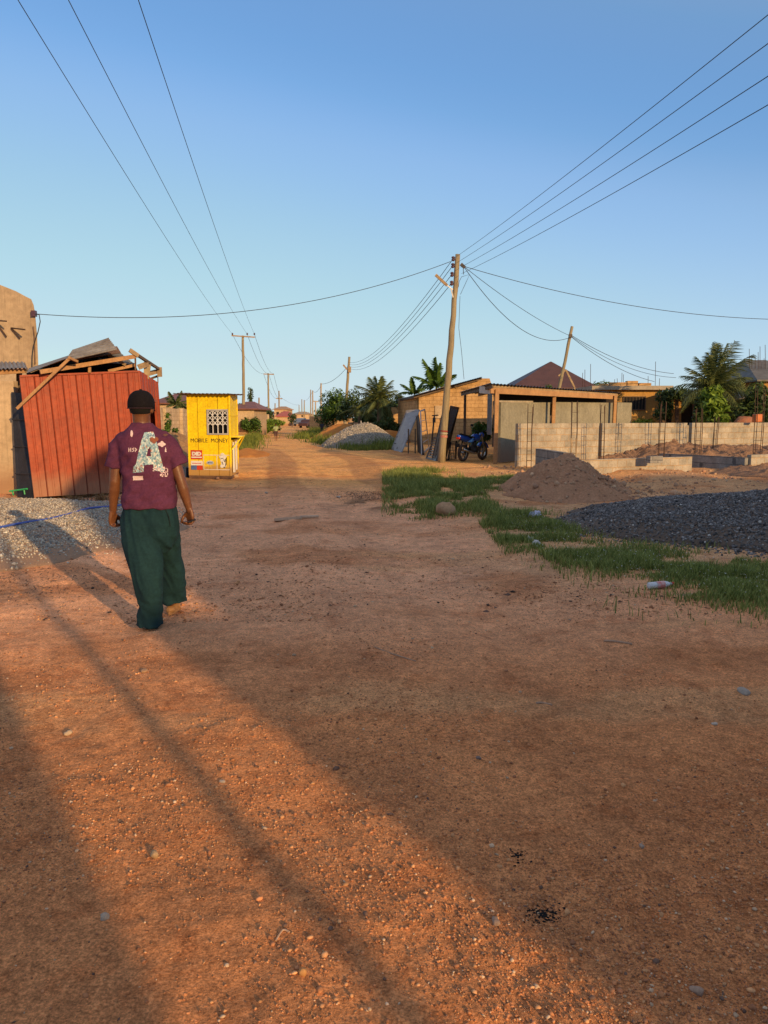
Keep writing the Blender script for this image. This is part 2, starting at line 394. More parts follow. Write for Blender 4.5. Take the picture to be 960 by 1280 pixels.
def ground_mat():
    m, nt, b = _nt('laterite_earth')
    a = nt.nodes.new('ShaderNodeVertexColor'); a.layer_name = 'Col'
    tc = nt.nodes.new('ShaderNodeTexCoord'); v = tc.outputs['Object']
    col = a.outputs[0]
    for sc, lo, hi, d in ((.45, .88, 1.14, 4), (1.7, .84, 1.18, 5), (11, .76, 1.28, 7), (55, .60, 1.45, 6)):
        n = _noise(nt, sc, d, .68, v); r = _ramp(nt, n.outputs[0], .3, .7, (lo,lo,lo,1), (hi,hi,hi*.97,1))
        col = _mix(nt, 'MULTIPLY', 1.0, col, r.outputs[0])
    vo = nt.nodes.new('ShaderNodeTexVoronoi'); vo.inputs['Scale'].default_value = 38; vo.inputs['Randomness'].default_value = 1
    nt.links.new(v, vo.inputs['Vector'])
    r = _ramp(nt, vo.outputs['Distance'], .12, .3, (1,1,1,1), (0,0,0,1))
    n = _noise(nt, 7, 3, .6, v); rn = _ramp(nt, n.outputs[0], .5, .62)
    mu = nt.nodes.new('ShaderNodeMath'); mu.operation = 'MULTIPLY'; nt.links.new(r.outputs[0], mu.inputs[0]); nt.links.new(rn.outputs[0], mu.inputs[1])
    col = _mix(nt, 'MIX', mu.outputs[0], col, _mix(nt, 'MULTIPLY', 1.0, col, (1.5,1.4,1.35,1)))
    nf = _noise(nt, 130, 5, .75, v); rf = _ramp(nt, nf.outputs[0], .34, .66, (.55,.52,.50,1), (1.45,1.45,1.45,1)); col = _mix(nt, 'MULTIPLY', 1.0, col, rf.outputs[0])
    ng = _noise(nt, 3.1, 6, .75, v); rg = _ramp(nt, ng.outputs[0], .52, .63, (1,1,1,1), (.84,.76,.72,1)); col = _mix(nt, 'MULTIPLY', 1.0, col, rg.outputs[0])
    nt.links.new(col, b.inputs['Base Color']); b.inputs['Roughness'].default_value = .97; b.inputs['Specular IOR Level'].default_value = .08
    h1 = _noise(nt, 32, 8, .72, v); h2 = _noise(nt, 150, 4, .7, v)
    s1 = nt.nodes.new('ShaderNodeMath'); s1.operation = 'MULTIPLY_ADD'; s1.inputs[1].default_value = .35
    nt.links.new(h2.outputs[0], s1.inputs[0]); nt.links.new(h1.outputs[0], s1.inputs[2])
    s2 = nt.nodes.new('ShaderNodeMath'); s2.operation = 'MULTIPLY_ADD'; s2.inputs[1].default_value = .5
    nt.links.new(mu.outputs[0], s2.inputs[0]); nt.links.new(s1.outputs[0], s2.inputs[2])
    bp = nt.nodes.new('ShaderNodeBump'); bp.inputs['Strength'].default_value = .9; bp.inputs['Distance'].default_value = .03
    nt.links.new(s2.outputs[0], bp.inputs['Height']); nt.links.new(bp.outputs[0], b.inputs['Normal'])
    return m
EARTH = ground_mat()
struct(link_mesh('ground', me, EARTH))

# ------------------------------------------------------------------ stones
_ph = (1+5**.5)/2
ICO_V = np.array([(-1,_ph,0),(1,_ph,0),(-1,-_ph,0),(1,-_ph,0),(0,-1,_ph),(0,1,_ph),(0,-1,-_ph),(0,1,-_ph),(_ph,0,-1),(_ph,0,1),(-_ph,0,-1),(-_ph,0,1)])/1.902
ICO_F = np.array([(0,11,5),(0,5,1),(0,1,7),(0,7,10),(0,10,11),(1,5,9),(5,11,4),(11,10,2),(10,7,6),(7,1,8),(3,9,4),(3,4,2),(3,2,6),(3,6,8),(3,8,9),(4,9,5),(2,4,11),(6,2,10),(8,6,7),(9,8,1)])
OCT_V = np.array([(1,0,0),(-1,0,0),(0,1,0),(0,-1,0),(0,0,1),(0,0,-1)], float)
OCT_F = np.array([(0,2,4),(2,1,4),(1,3,4),(3,0,4),(2,0,5),(1,2,5),(3,1,5),(0,3,5)])
def stones(pos, size, colors, flat=.65, lod='ico', sink=.3, jit=.25):
    BV, BF = (ICO_V, ICO_F) if lod == 'ico' else (OCT_V, OCT_F)
    n = len(pos); k = len(BV)
    sc = size[:, None] * np.stack([RNG.uniform(.75,1.3,n), RNG.uniform(.6,1.05,n), RNG.uniform(flat*.7, flat*1.3, n)], 1)
    V = BV[None]*(1+RNG.uniform(-jit, jit, (n, k, 3)))*sc[:, None, :]
    a = RNG.uniform(0, 2*np.pi, n); t = RNG.normal(0, .35, n)
    ct, st = np.cos(t)[:, None], np.sin(t)[:, None]
    y = V[..., 1]*ct - V[..., 2]*st; z = V[..., 1]*st + V[..., 2]*ct; V[..., 1] = y; V[..., 2] = z
    ca, sa = np.cos(a)[:, None], np.sin(a)[:, None]
    x = V[..., 0]*ca - V[..., 1]*sa; y = V[..., 0]*sa + V[..., 1]*ca; V[..., 0] = x; V[..., 1] = y
    V += pos[:, None, :]; V[..., 2] += (sc[:, 2]*(1-2*sink))[:, None]
    F = BF[None] + (np.arange(n)*k)[:, None, None]
    return V.reshape(-1, 3), F.reshape(-1, 3), np.repeat(colors, k, axis=0)
def concat(parts):
    V, Fs, C, o = [], [], [], 0
    for v, f, c in parts: V.append(v); Fs.append(f+o); C.append(c); o += len(v)
    return np.concatenate(V), np.concatenate(Fs), np.concatenate(C)
def palette(n, cols, w, var=.15):
    i = RNG.choice(len(cols), n, p=np.array(w)/sum(w)); c = np.array(cols)[i]
    return np.clip(c*(1+RNG.normal(0, var, (n, 1))), .01, .9)
# loose grit over the near road: density follows rough patches
def scatter(n, y0, y1, mask=None, power=1.6, fov=.56):
    u = RNG.uniform(0, 1, n*3); k = 1-power
    y = (y0**k + u*(y1**k - y0**k))**(1/k) if abs(k) > .01 else y0*(y1/y0)**u
    x = RNG.uniform(-fov, fov, n*3)*(y+.6)
    keep = RNG.uniform(0, 1, n*3) < (np.clip(.42 + 1.6*fbm(x*1.3, y*1.3, 61, 3) + .35*sstep(-.8, .5, x)*(y < 4.5), .05, 1) if mask is None else mask(x, y))
    x, y = x[keep][:n], y[keep][:n]
    return x, y
road_cols = [(.50,.22,.10),(.58,.30,.14),(.36,.16,.08),(.60,.42,.27),(.18,.11,.08)]
parts = []
x, y = scatter(42000, 1.55, 9, power=2.0)
parts.append(stones(np.stack([x, y, gz(x, y)], 1), np.clip(RNG.lognormal(math.log(.0027), .45, len(x)), .0012, .009)*(1+.12*(y-2)), palette(len(x), road_cols, (8,5,6,1.0,.8)), lod='oct'))
x, y = scatter(5000, 1.5, 24, power=1.5)
parts.append(stones(np.stack([x, y, gz(x, y)], 1), np.clip(RNG.lognormal(math.log(.0046), .42, len(x)), .002, .014)*(1+.05*(y-2)), palette(len(x), road_cols, (6,4,4,1.6,1))))
x, y = scatter(9000, 6, 24, power=1.3, mask=lambda x, y: np.clip(.3+1.5*fbm(x*1.1, y*1.1, 63, 3), .03, 1))
parts.append(stones(np.stack([x, y, gz(x, y)], 1), np.clip(RNG.lognormal(math.log(.008), .5, len(x)), .004, .03), palette(len(x), road_cols+[(.07,.05,.04)], (5,4,4,1.2,1.2,2)), lod='oct', flat=.4))
V, F2, C = concat(parts)
tag(link_mesh('loose_grit', fast_mesh('loose_grit', V, F2, C), STONE), 'loose orange and brown grit scattered over the dirt road', 'grit', kind='stuff')

# individual stones one can point at: pixel, size
def rock(px, py, r, col, label, flat=.6, name='stone', group=None, seed=0):
    c = G(px, py); c.z = float(gz(c.x, c.y)); mb = MB(); rs = random.Random(seed+px)
    mb.ell((0,0,0), (r, r*.75, r*flat), 14, 9)
    off = Vector((rs.uniform(0,50), rs.uniform(0,50), 0))
    a = rs.uniform(0, 3.1)
    Mx = Matrix.Rotation(a, 3, 'Z')
    mb.v = [tuple(Mx @ (Vector(v)*(1+.5*mnoise.noise(Vector(v)*(1.1/r)+off)+.15*mnoise.noise(Vector(v)*(3.5/r)+off))) + c + Vector((0,0,r*flat*.55))) for v in mb.v]
    m = mat('stone_'+str(px), col, tuple(k*.7 for k in col), .6/r, bump=.4, bscale=3/r, bdist=r*.1)
    o = mb.build(name, m, loc=c, smooth=True); tag(o, label, 'stone', group); return o
rock(558, 643, .21, (.50,.30,.16), 'large tan boulder lying at the edge of the grass patch', .62)
rock(930, 866, .045, (.42,.36,.30), 'flat grey stone lying at the right edge of the road', .4)
rock(85, 912, .022, (.55,.40,.25), 'pale stone in the sunlit strip left of the pole shadow', .6)
rock(131, 1146, .015, (.46,.38,.30), 'grey pointed stone near the lower left shadow edge', .9)
rock(193, 1067, .018, (.45,.30,.16), 'small upright stone in the sunlit strip above the grey pointed one', .9)
rock(378, 1222, .013, (.55,.28,.10), 'orange pointed stone low in the lit road', 1.0)
rock(278, 979, .012, (.5,.40,.30), 'small pale stone inside the pole shadow band', .6)
rock(802, 1056, .012, (.45,.33,.25), 'round pebble on the shaded brown road right of centre', .7)
rock(871, 1236, .018, (.42,.28,.2), 'smooth round stone at the bottom right of the road', .6)
rock(598, 950, .014, (.24,.18,.15), 'dark flat stone on the shaded road in the centre', .5)
rock(893, 905, .014, (.6,.52,.42), 'white stone on the right side of the shaded road', .6)
rock(620, 1152, .018, (.36,.24,.17), 'small brown stone above the black ash spot', .6)
rock(180, 838, .03, (.48,.28,.15), 'flat tan stone on the lit earth behind the walking man', .35)
rock(670, 683, .06, (.62,.60,.56), 'whitish lump in the grass below the plastic bag', .7)
rock(423, 622, .05, (.62,.5,.4), 'whitish stone left of the dark litter patch', .6)
rock(333, 617, .04, (.6,.5,.4), 'pale stone on the road beyond the plank', .6)

# black ash blot on the road
ctr = G(678, 1140); n = 260
rr = np.abs(RNG.normal(0, .028, n)); aa = RNG.uniform(0, 6.28, n); x = ctr.x+rr*np.cos(aa)*1.3; y = ctr.y+rr*np.sin(aa)*1.3
ctr2 = G(647, 1070); x[:70] += ctr2.x-ctr.x; y[:70] += ctr2.y-ctr.y
v, f, c = stones(np.stack([x, y, gz(x, y)], 1), RNG.uniform(.002, .007, n), palette(n, [(.012,.012,.012)], (1,)), lod='oct', flat=.4)
tag(link_mesh('charcoal_ash', fast_mesh('charcoal_ash', v, f, c), STONE), 'black charcoal crumbs spilled on the shaded road', 'ash', kind='stuff')

# ------------------------------------------------------------------ heaps
def heap(name, c, rx, ry, h, material, label, cat, seed=0, rough=.06, p=1.0, base=-.05, n=140, crag=0, kind=None, cols=None):
    """mound over an ellipse; returns surface function"""
    cx, cy = c
    def hz(x, y):
        wob = 1+.35*fbm((x-cx)/rx*1.3+seed, (y-cy)/ry*1.3, seed, 3)
        d = np.hypot((x-cx)/rx, (y-cy)/ry)/wob
        k = np.clip(1-d, 0, 1)
        z = h*(k**p)*(1-.25*np.exp(-(d/.18)**2)*.5) + k**.5*rough*fbm(x*2.2, y*2.2, seed+5, 4)*1.6 + crag*np.minimum(k*5, 1)*np.abs(fbm(x*4.5, y*4.5, seed+9, 4))*(.5+vn(x*1.3, y*1.3, seed+3))*2.2
        return np.where(k > 0, z, -.08) + gz(x, y)
    u = np.linspace(-1.45, 1.45, n); UX, UY = np.meshgrid(u, u)
    Xh = cx+UX*rx; Yh = cy+UY*ry; Zh = hz(Xh, Yh)
    idx = np.arange(n*n).reshape(n, n)
    F = np.stack([idx[:-1,:-1], idx[:-1,1:], idx[1:,1:], idx[1:,:-1]], -1).reshape(-1, 4)
    low = (Zh - gz(Xh, Yh)).reshape(-1); keep = (low[F] > -.079).any(1); F = F[keep]
    V = np.stack([Xh, Yh, Zh], -1).reshape(-1, 3)
    used = np.unique(F); remap = -np.ones(len(V), int); remap[used] = np.arange(len(used)); V = V[used]; F = remap[F]
    me = fast_mesh(name, V, F); me.polygons.foreach_set('use_smooth', np.ones(len(F), bool))
    o = link_mesh(name, me, material, loc=(cx, cy, 0)); tag(o, label, cat)
    if kind: o['kind'] = kind
    return o, hz
def soil_mat(name, c, c2, sc=2.5, bs=22, bd=.05):
    return mat(name, c, c2, sc, rough=.97, bump=.9, bscale=bs, bdist=bd, spec=.08)
SANDM = soil_mat('heap_sand', (.56,.31,.18), (.44,.235,.135))
ORSAND = soil_mat('orange_sand', (.62,.27,.07), (.50,.20,.06))
GRAVB = mat('gravel_bed_dark', (.24,.17,.125), (.15,.115,.09), 20, bump=1, bscale=60, bdist=.04)
GRAVL = mat('gravel_bed_light', (.56,.33,.19), (.46,.28,.17), 20, bump=1, bscale=60, bdist=.04)
def gravel(o_parent, hz, c, rx, ry, n, s0, cols, w, name='stones', mask=None, spill=1.25, frontonly=False):
    x = c[0]+RNG.uniform(-spill, spill, n*3)*rx; y = c[1]+RNG.uniform(-spill, spill, n*3)*ry
    d = np.hypot((x-c[0])/rx, (y-c[1])/ry); keep = RNG.uniform(0, 1, n*3) < np.clip((spill-d)/(spill-.9), 0.0, 1)**2
    if mask is not None: keep &= mask(x, y)
    x, y = x[keep][:n], y[keep][:n]; z = np.maximum(hz(x, y), gz(x, y))
    v, f, cc = stones(np.stack([x, y, z], 1), np.clip(RNG.lognormal(math.log(s0), .3, len(x)), s0*.4, s0*2.2), palette(len(x), cols, w, .25), flat=.8, sink=.35, lod='ico', jit=.35)
    o = link_mesh(name, fast_mesh(name, v, f, cc), STONE, o_parent); o['kind'] = 'stuff'; return o

dark_cols = [(.15,.14,.14),(.24,.225,.215),(.08,.075,.075),(.55,.52,.48)]
gp, hz1 = heap('gravel_heap', (6.15, 11.3), 3.2, 2.6, .62, GRAVB, 'dark grey crushed stone heap at the right edge beside the grass', 'gravel heap', 3, .05, .75)
gravel(gp, hz1, (6.15, 11.3), 3.2, 2.6, 26000, .0125, dark_cols, (6,5,4,.25), mask=lambda x, y: (x < .62*y+.6) & (y < 13.4))
lc = [(.46,.39,.30),(.30,.28,.25),(.52,.47,.38),(.20,.19,.18)]
gp2, hz2 = heap('gravel_heap', (-6.3, 11.2), 2.9, 3.7, .14, GRAVL, 'low pale grey gravel spread in front of the red kiosk', 'gravel heap', 8, .03, .6)
gravel(gp2, hz2, (-6.3, 11.2), 2.9, 3.7, 32000, .010, lc, (6,4,4,2), mask=lambda x, y: x > -.56*y-.3)
fg = G(455, 556)
gp3, hz3 = heap('gravel_heap', (XY(455, 44).x, 44), 2.3, 3.0, 1.5, mat('far_gravel', (.42,.36,.29), (.27,.235,.19), 12, bump=1, bscale=30, bdist=.08), 'tall grey gravel heap far off on the right verge of the road', 'gravel heap', 12, .08, .8)
gravel(gp3, hz3, (XY(455, 44).x, 44), 2.3, 3.0, 5000, .024, lc, (6,4,4,2), mask=lambda x, y: y < 44.3)
heap('sand_heap', (XY(432, 58).x, 58), 2.8, 2.5, 1.3, ORSAND, 'orange sand heap behind the far grey gravel heap', 'sand heap', 14, .12, .7)
heap('sand_heap', (XY(487, 50).x, 50), 1.6, 1.5, .95, ORSAND, 'small orange sand heap beside the leaning steel panels', 'sand heap', 15, .08, .9, n=60)
c = G(706, 602); sm, hzs = heap('sand_heap', (c.x-.6, 16.8), 1.65, 1.9, .90, SANDM, 'brown sand heap in front of the low block foundation', 'sand heap', 17, .17, 1.12, crag=.09, n=220)
heap('sand_heap', (XY(216, 27).x, 27), 1.5, 2.2, 1.25, soil_mat('brown_heap', (.42,.26,.13), (.33,.19,.1)), 'brown earth heap beside the yellow kiosk', 'sand heap', 20, .1, .8, crag=.05)
heap('sand_heap', (XY(311, 33).x, 33), 1.0, 1.5, .35, ORSAND, 'low orange sand heap just past the yellow kiosk', 'sand heap', 22, .05, .8, n=60)
# dug-up spoil filling the plot behind the foundation
CLOD = soil_mat('dug_soil', (.40,.24,.15), (.27,.165,.11), 4, 9, .12)
heap('soil_bank', (11.3, 27.6), 6.6, 2.0, .55, CLOD, 'long bank of lumpy dug soil in front of the block wall', 'soil bank', 25, .12, .45, crag=.16, n=300)
heap('soil_bank', (14.5, 22.0), 5.0, 2.2, .30, CLOD, 'low rough spoil bank at the right edge of the empty plot', 'soil bank', 27, .10, .6, crag=.12, n=220)
# clods round the sand heap foot and plot
n = 1500
x = RNG.uniform(3, 12, n); y = RNG.uniform(15, 25, n)
x[:500] = c.x+RNG.normal(0, 1.0, 500); y[:500] = 16.3+RNG.normal(0, .9, 500)
z = np.maximum(hzs(x, y), gz(x, y))
v, f, cc = stones(np.stack([x, y, z], 1), np.clip(RNG.lognormal(math.log(.022), .5, n), .008, .09), palette(n, [(.46,.28,.17),(.38,.22,.14),(.52,.35,.22)], (3,3,1)), flat=.8, jit=.35)
tag(link_mesh('earth_clods', fast_mesh('earth_clods', v, f, cc), STONE), 'brown clods scattered over the empty plot and the sand heap', 'clods', kind='stuff')

# ------------------------------------------------------------------ grass
def blades(x, y, z, h, w, lean=.45, col=None):
    n = len(x); a = RNG.uniform(0, 6.28, n); b = RNG.uniform(0, 6.28, n); L = RNG.uniform(.1, lean*2, n)*h
    dx, dy = np.cos(a)*w, np.sin(a)*w
    V = np.zeros((n, 5, 3))
    V[:, 0] = np.stack([x-dx, y-dy, z-.01], 1); V[:, 1] = np.stack([x+dx, y+dy, z-.01], 1)
    mx, my = x+np.cos(b)*L*.35, y+np.sin(b)*L*.35
    V[:, 2] = np.stack([mx+dx*.7, my+dy*.7, z+h*.6], 1); V[:, 3] = np.stack([mx-dx*.7, my-dy*.7, z+h*.6], 1)
    V[:, 4] = np.stack([x+np.cos(b)*L, y+np.sin(b)*L, z+h], 1)
    i = (np.arange(n)*5)[:, None]
    F = np.concatenate([i+np.array([[0,1,2]]), i+np.array([[0,2,3]]), i+np.array([[3,2,4]])])
    t = RNG.uniform(0, 1, n)**1.3 if col is None else col
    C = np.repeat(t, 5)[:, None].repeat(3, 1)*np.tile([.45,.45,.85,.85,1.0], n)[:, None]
    return V.reshape(-1, 3), F, C
def grass_patch(pts_px, n, h, label, material=GRASSM, name='grass', clump=2.2, thresh=-.13, w=.004, seed=71):
    poly = [(g.x, g.y) for g in (G(a, b) for a, b in pts_px)]
    xs_, ys_ = [p[0] for p in poly], [p[1] for p in poly]
    x = RNG.uniform(min(xs_), max(xs_), n*8); y = RNG.uniform(min(ys_), max(ys_), n*8)
    f = fbm(x*clump, y*clump, seed, 3)
    # soft irregular edge: sample polygon with jitter
    jm = RNG.choice([.3, 1.0, 2.2], len(x)); k = in_poly(x+RNG.normal(0, .20, len(x))*jm, y+RNG.normal(0, .30, len(x))*jm, poly) & (f > thresh+RNG.uniform(-.12, .12, len(x)))
    x, y, f = x[k][:n], y[k][:n], f[k][:n]
    hh = h*RNG.uniform(.3, 1.25, len(x))*np.clip(.55+2.0*(f-thresh), .2, 1.5)
    ww = w*RNG.uniform(.7, 1.5, len(x))
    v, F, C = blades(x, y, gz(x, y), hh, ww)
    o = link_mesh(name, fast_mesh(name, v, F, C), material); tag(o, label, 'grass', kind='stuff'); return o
grass_patch([(478,600),(492,590),(540,588),(585,600),(612,622),(618,642),(575,640),(540,650),(500,640),(484,622)], 23000, .12, 'green grass patch between the road and the boulder', w=.006)
grass_patch([(600,652),(640,640),(700,650),(712,672),(716,690),(680,692),(640,686),(610,668)], 9000, .10, 'short grass around the plastic bag', w=.0045, thresh=-.08)
grass_patch([(668,690),(720,684),(800,694),(870,700),(960,712),(1010,730),(1010,790),(945,766),(880,752),(820,726),(740,712),(690,702)], 19000, .08, 'grass strip along the foot of the dark gravel heap', w=.0040, thresh=-.13)
grass_patch([(580,604),(600,598),(650,599),(655,606),(610,612),(590,614)], 5000, .09, 'thin grass sliver left of the brown sand heap', w=.006)
grass_patch([(592,640),(640,632),(700,642),(840,690),(880,712),(700,712),(640,690)], 2600, .06, 'sparse weeds at the road edge', w=.0045, thresh=-.3)
# flower specks in the strip
n = 900; x = RNG.uniform(1.8, 5, n*4); y = RNG.uniform(6.2, 12, n*4)
poly = [(g.x, g.y) for g in (G(a, b) for a, b in [(600,640),(700,650),(800,690),(960,712),(960,765),(880,750),(690,704),(600,668)])]
k = in_poly(x, y, poly); x, y = x[k][:n], y[k][:n]
v, f, cc = stones(np.stack([x, y, gz(x, y)+RNG.uniform(.03, .12, len(x))], 1), RNG.uniform(.003, .007, len(x)), palette(len(x), [(.7,.7,.6)], (1,)), lod='oct')
tag(link_mesh('weed_flowers', fast_mesh('weed_flowers', v, f, cc), STONE), 'tiny white flowers dotted through the grass strip', 'flowers', kind='stuff')
# far verges
grass_patch([(370,548),(400,536),(430,540),(412,556),(440,558),(500,556),(500,562),(400,556)], 9000, .42, 'sunlit tall grass on the right verge far down the road', GRASSY, w=.02, thresh=-.25, clump=.4)
grass_patch([(412,557),(500,555),(500,562),(440,563)], 6000, .25, 'sunlit grass at the foot of the far gravel heap', GRASSY, w=.015, thresh=-.3, clump=.5)
grass_patch([(560,546),(612,545),(612,552),(560,554)], 9000, .85, 'tall green weeds in front of the orange block house', GRASSY, w=.03, thresh=-.4, clump=.4)
grass_patch([(300,552),(316,546),(326,546),(312,562),(302,570)], 4000, .3, 'weeds on the left verge past the yellow kiosk', GRASSY, w=.015, thresh=-.3, clump=.5)
grass_patch([(790,573),(960,566),(960,582),(800,586)], 1500, .12, 'dry tufts on the empty plot', GRASSY, w=.008, thresh=-.05, clump=.9)
# ------------------------------------------------------------------ helpers for built things
def face_map(bl, br, tl, tr, out):
    bl, br, tl, tr, out = map(Vector, (bl, br, tl, tr, out))
    def F(u, v, o=0.0):
        return bl*(1-u)*(1-v) + br*u*(1-v) + tl*(1-u)*v + tr*u*v + out*o
    return F
def ribbed(mb, F, n, u0=0, u1=1, v0=0, v1=1, depth=.022, gap=.006, W=2.0, mi=0, gi=1, rib=True, seed=0):
    """n sheet-metal boards: seam groove, flat, folded rib down the middle"""
    rs = random.Random(seed)
    prof = []
    for k in range(n):
        a = u0+(u1-u0)*k/n; w = (u1-u0)/n; g = gap/W
        prof += [(a, -.012, 1), (a+g*.5, -.012, 1), (a+g, 0, 0)]
        if rib:
            j = rs.uniform(-.02, .02)*w
            prof += [(a+w*.40+j, 0, 0), (a+w*.45+j, depth, 0), (a+w*.55+j, depth, 0), (a+w*.60+j, 0, 0)]
        prof += [(a+w-g*.5, rs.uniform(-.004, .004), 1)]
    prof.append((u1, -.012, 0))
    for i in range(len(prof)-1):
        a, b = prof[i], prof[i+1]
        if b[0]-a[0] < 1e-6: continue
        groove = a[2] and b[2] or (i and a[1] < -.01 and b[1] < -.01)
        mb.add([F(a[0], v0, a[1]), F(b[0], v0, b[1]), F(b[0], v1, b[1]), F(a[0], v1, a[1])], [(0,1,2,3)], gi if groove else mi)
def slab(mb, F, u0, u1, v0, v1, o0, o1, mi=0):
    mb.hexa([F(u0,v0,o0), F(u1,v0,o0), F(u1,v0,o1), F(u0,v0,o1), F(u0,v1,o0), F(u1,v1,o0), F(u1,v1,o1), F(u0,v1,o1)], mi)
def corrugated(mb, F, n, u0=0, u1=1, v0=0, v1=1, amp=.015, mi=0, thick=.004, vs=1, bend=None):
    """sheet waves running across u, straight along v"""
    k = n*6; rows = []
    for s in (0, 1):
        for j in range(vs+1):
            v = v0+(v1-v0)*j/vs
            rows.append([F(u0+(u1-u0)*i/k, v, amp*math.sin(2*math.pi*n*i/k) - s*thick + (bend(i/k, v) if bend else 0)) for i in range(k+1)])
    base = len(mb.v); vsx = [p for r in rows for p in r]; fs = []
    for s in (0, 1):
        for j in range(vs):
            for i in range(k):
                a = (s*(vs+1)+j)*(k+1)+i; q = (a, a+1, a+k+2, a+k+1); fs.append(q if s == 0 else tuple(reversed(q)))
    mb.add(vsx, fs, mi)
def wall_seg(mb, a, b, z0, z1, t=.15, mi=0, z1b=None):
    a, b = Vector((a[0], a[1], 0)), Vector((b[0], b[1], 0)); d = (b-a).normalized(); n = Vector((-d.y, d.x, 0))*t/2
    zb = z1 if z1b is None else z1b
    mb.hexa([a-n+Vector((0,0,z0)), b-n+Vector((0,0,z0)), b+n+Vector((0,0,z0)), a+n+Vector((0,0,z0)),
             a-n+Vector((0,0,z1)), b-n+Vector((0,0,zb)), b+n+Vector((0,0,zb)), a+n+Vector((0,0,z1))], mi)
Zv = Vector((0,0,1))

# ================================================================== LEFT SIDE
# pale plastered wall at the left edge
a = G(-90, 622); b = G(27, 620)
w = MB(); Yw = 15.7
p = [XY(-90, Yw, -.1), XY(27.5, Yw, -.1), XY(27.5, Yw+.2, -.1), XY(-90, Yw+.2, -.1)]
tl, tr = P(-90, 474, Yw), P(16.5, 476, Yw)
tl2, tr2 = tl+Vector((0,.2,0)), tr+Vector((0,.2,0))
w.hexa(p+[tl, tr, tr2, tl2])
lw = w.build('plastered_wall', PLAST, loc=(p[1].x, Yw, 0), bevel=.01); tag(lw, 'low cream plastered wall at the left edge beside the red kiosk', 'wall')
# dark sheet leaning in the gap
w = MB(); q = [P(22, 626, 15.3), P(42, 626, 15.0), P(36, 492, 15.5), P(14, 490, 15.6)]
w.add(q+[v+Vector((0,.03,0)) for v in q], [(0,1,2,3), (7,6,5,4), (0,4,5,1), (1,5,6,2), (2,6,7,3), (3,7,4,0)])
for k in range(1, 4):
    w.beam(q[0].lerp(q[3], k/4)-Vector((0,.02,0)), q[1].lerp(q[2], k/4)-Vector((0,.02,0)), .03, .03)
g = w.build('metal_sheet', mat('dark_sheet', (.045,.045,.055), (.02,.02,.022), 3, rough=.5, metal=.3, bump=.2), loc=(q[0].x, q[0].y, 0)); tag(g, 'dark metal sheet standing in the gap between cream wall and red kiosk', 'metal sheet')
# green stick lying by wall
w = MB(); w.tube([P(12, 614, 15.2), P(34, 611, 15.0)], .018, 8); w.tube([P(15, 613, 15.2), P(17, 619, 15.15)], .014, 6); w.tube([P(30, 612, 15.05), P(31, 618, 15.05)], .014, 6)
tag(w.build('green_bench', mat('green_plastic', (.05,.50,.16), None, 5, rough=.4, bump=0), loc=P(20, 618, 15.2)), 'small bright green rail standing at the foot of the cream wall', 'rail')
# tall unfinished building behind
root = thing('concrete_building', 'tall stained concrete building with a stepped sloping top behind the cream wall', 'building', XY(0, 22))
YB = 22.0
w = MB(); prof = [P(-140, 335, YB), P(0, 356, YB), P(20, 364, YB), P(33, 371, YB), P(39, 374, YB), P(42, 381, YB), P(44, 392, YB), P(46.5, 420, YB), P(48.5, 470, YB)]
pts = [(v.x, v.z) for v in prof]; bot = [(XY(49, YB).x, 0), (XY(-140, YB).x, 0)]
w.prism(pts+bot, lambda u, v, t: Vector((u-(t-YB)*.50, t, v)), YB, YB+7)
w.build('wall', PLAST2, root)
for (x0, y0, x1, y1, x2, y2) in ((-6, 400.5, 8, 401.5, 8, 421), (14, 410, 31, 412, 25, 423)):
    w = MB(); w.tube([P(x0, y0, YB-.03), P(x1, y1, YB-.55)], .022, 6); w.tube([P(x0, y0+1, YB-.03), P(x2, y2, YB-.08)], .022, 6)
    w.build('wall_bracket', REBAR, root)
w = MB(); w.tube([P(41.5, 408, YB-.05), P(43, 421, YB-.05), P(44, 455, YB-.05)], .015, 6); w.build('conduit', RUST, root)
w = MB(); w.box(P(42.5, 392, YB-.06), (.12, .12, .16)); w.build('cable_bracket', INSUL, root)
w = MB(); w.tube([P(44, 392.5, YB-.1), P(49, 393.5, YB-.2), P(50.3, 402, YB-.2), P(47.5, 415, YB-.15), P(42, 432, YB-.1), P(40.3, 445, YB-.08), P(40, 462, YB-.08)], .014, 6); w.build('drop_cable', WIRE, root)
# lean-to roof in front of it
root = thing('lean_to_roof', 'small lean-to roof of timber and old sheets left of the red kiosk', 'roof', XY(0, 16.5))
YL = 16.6
w = MB(); w.beam(P(-90, 472, YL-.3), P(32, 463, YL-.3), .05, .10); w.build('beam', WOOD, root)
w = MB(); w.beam(P(-80, 468, YL+1.2), P(34, 462, YL+1.2), .05, .09); w.build('beam', WOODD, root)
w = MB()
Fm = face_map(P(-90, 462.5, YL-.45), P(34, 460.5, YL-.45), P(-90, 452, YL+2.2), P(31, 452.5, YL+2.2), (0,0,1)); corrugated(w, Fm, 24, amp=.018)
w.build('roof_sheet', ZINC, root)
w = MB(); Fm = face_map(P(-90, 468, YL+.1), P(26, 461, YL+.1), P(-90, 455, YL+2.0), P(26, 454, YL+2.0), (0,0,1)); corrugated(w, Fm, 18, amp=.018); w.build('roof_sheet', RUST, root)
for px in (-60, 24):
    w = MB(); w.beam(XY(px, YL+.6, 0), P(px, 466, YL+.6), .09, .09); w.build('post', WOODD, root)

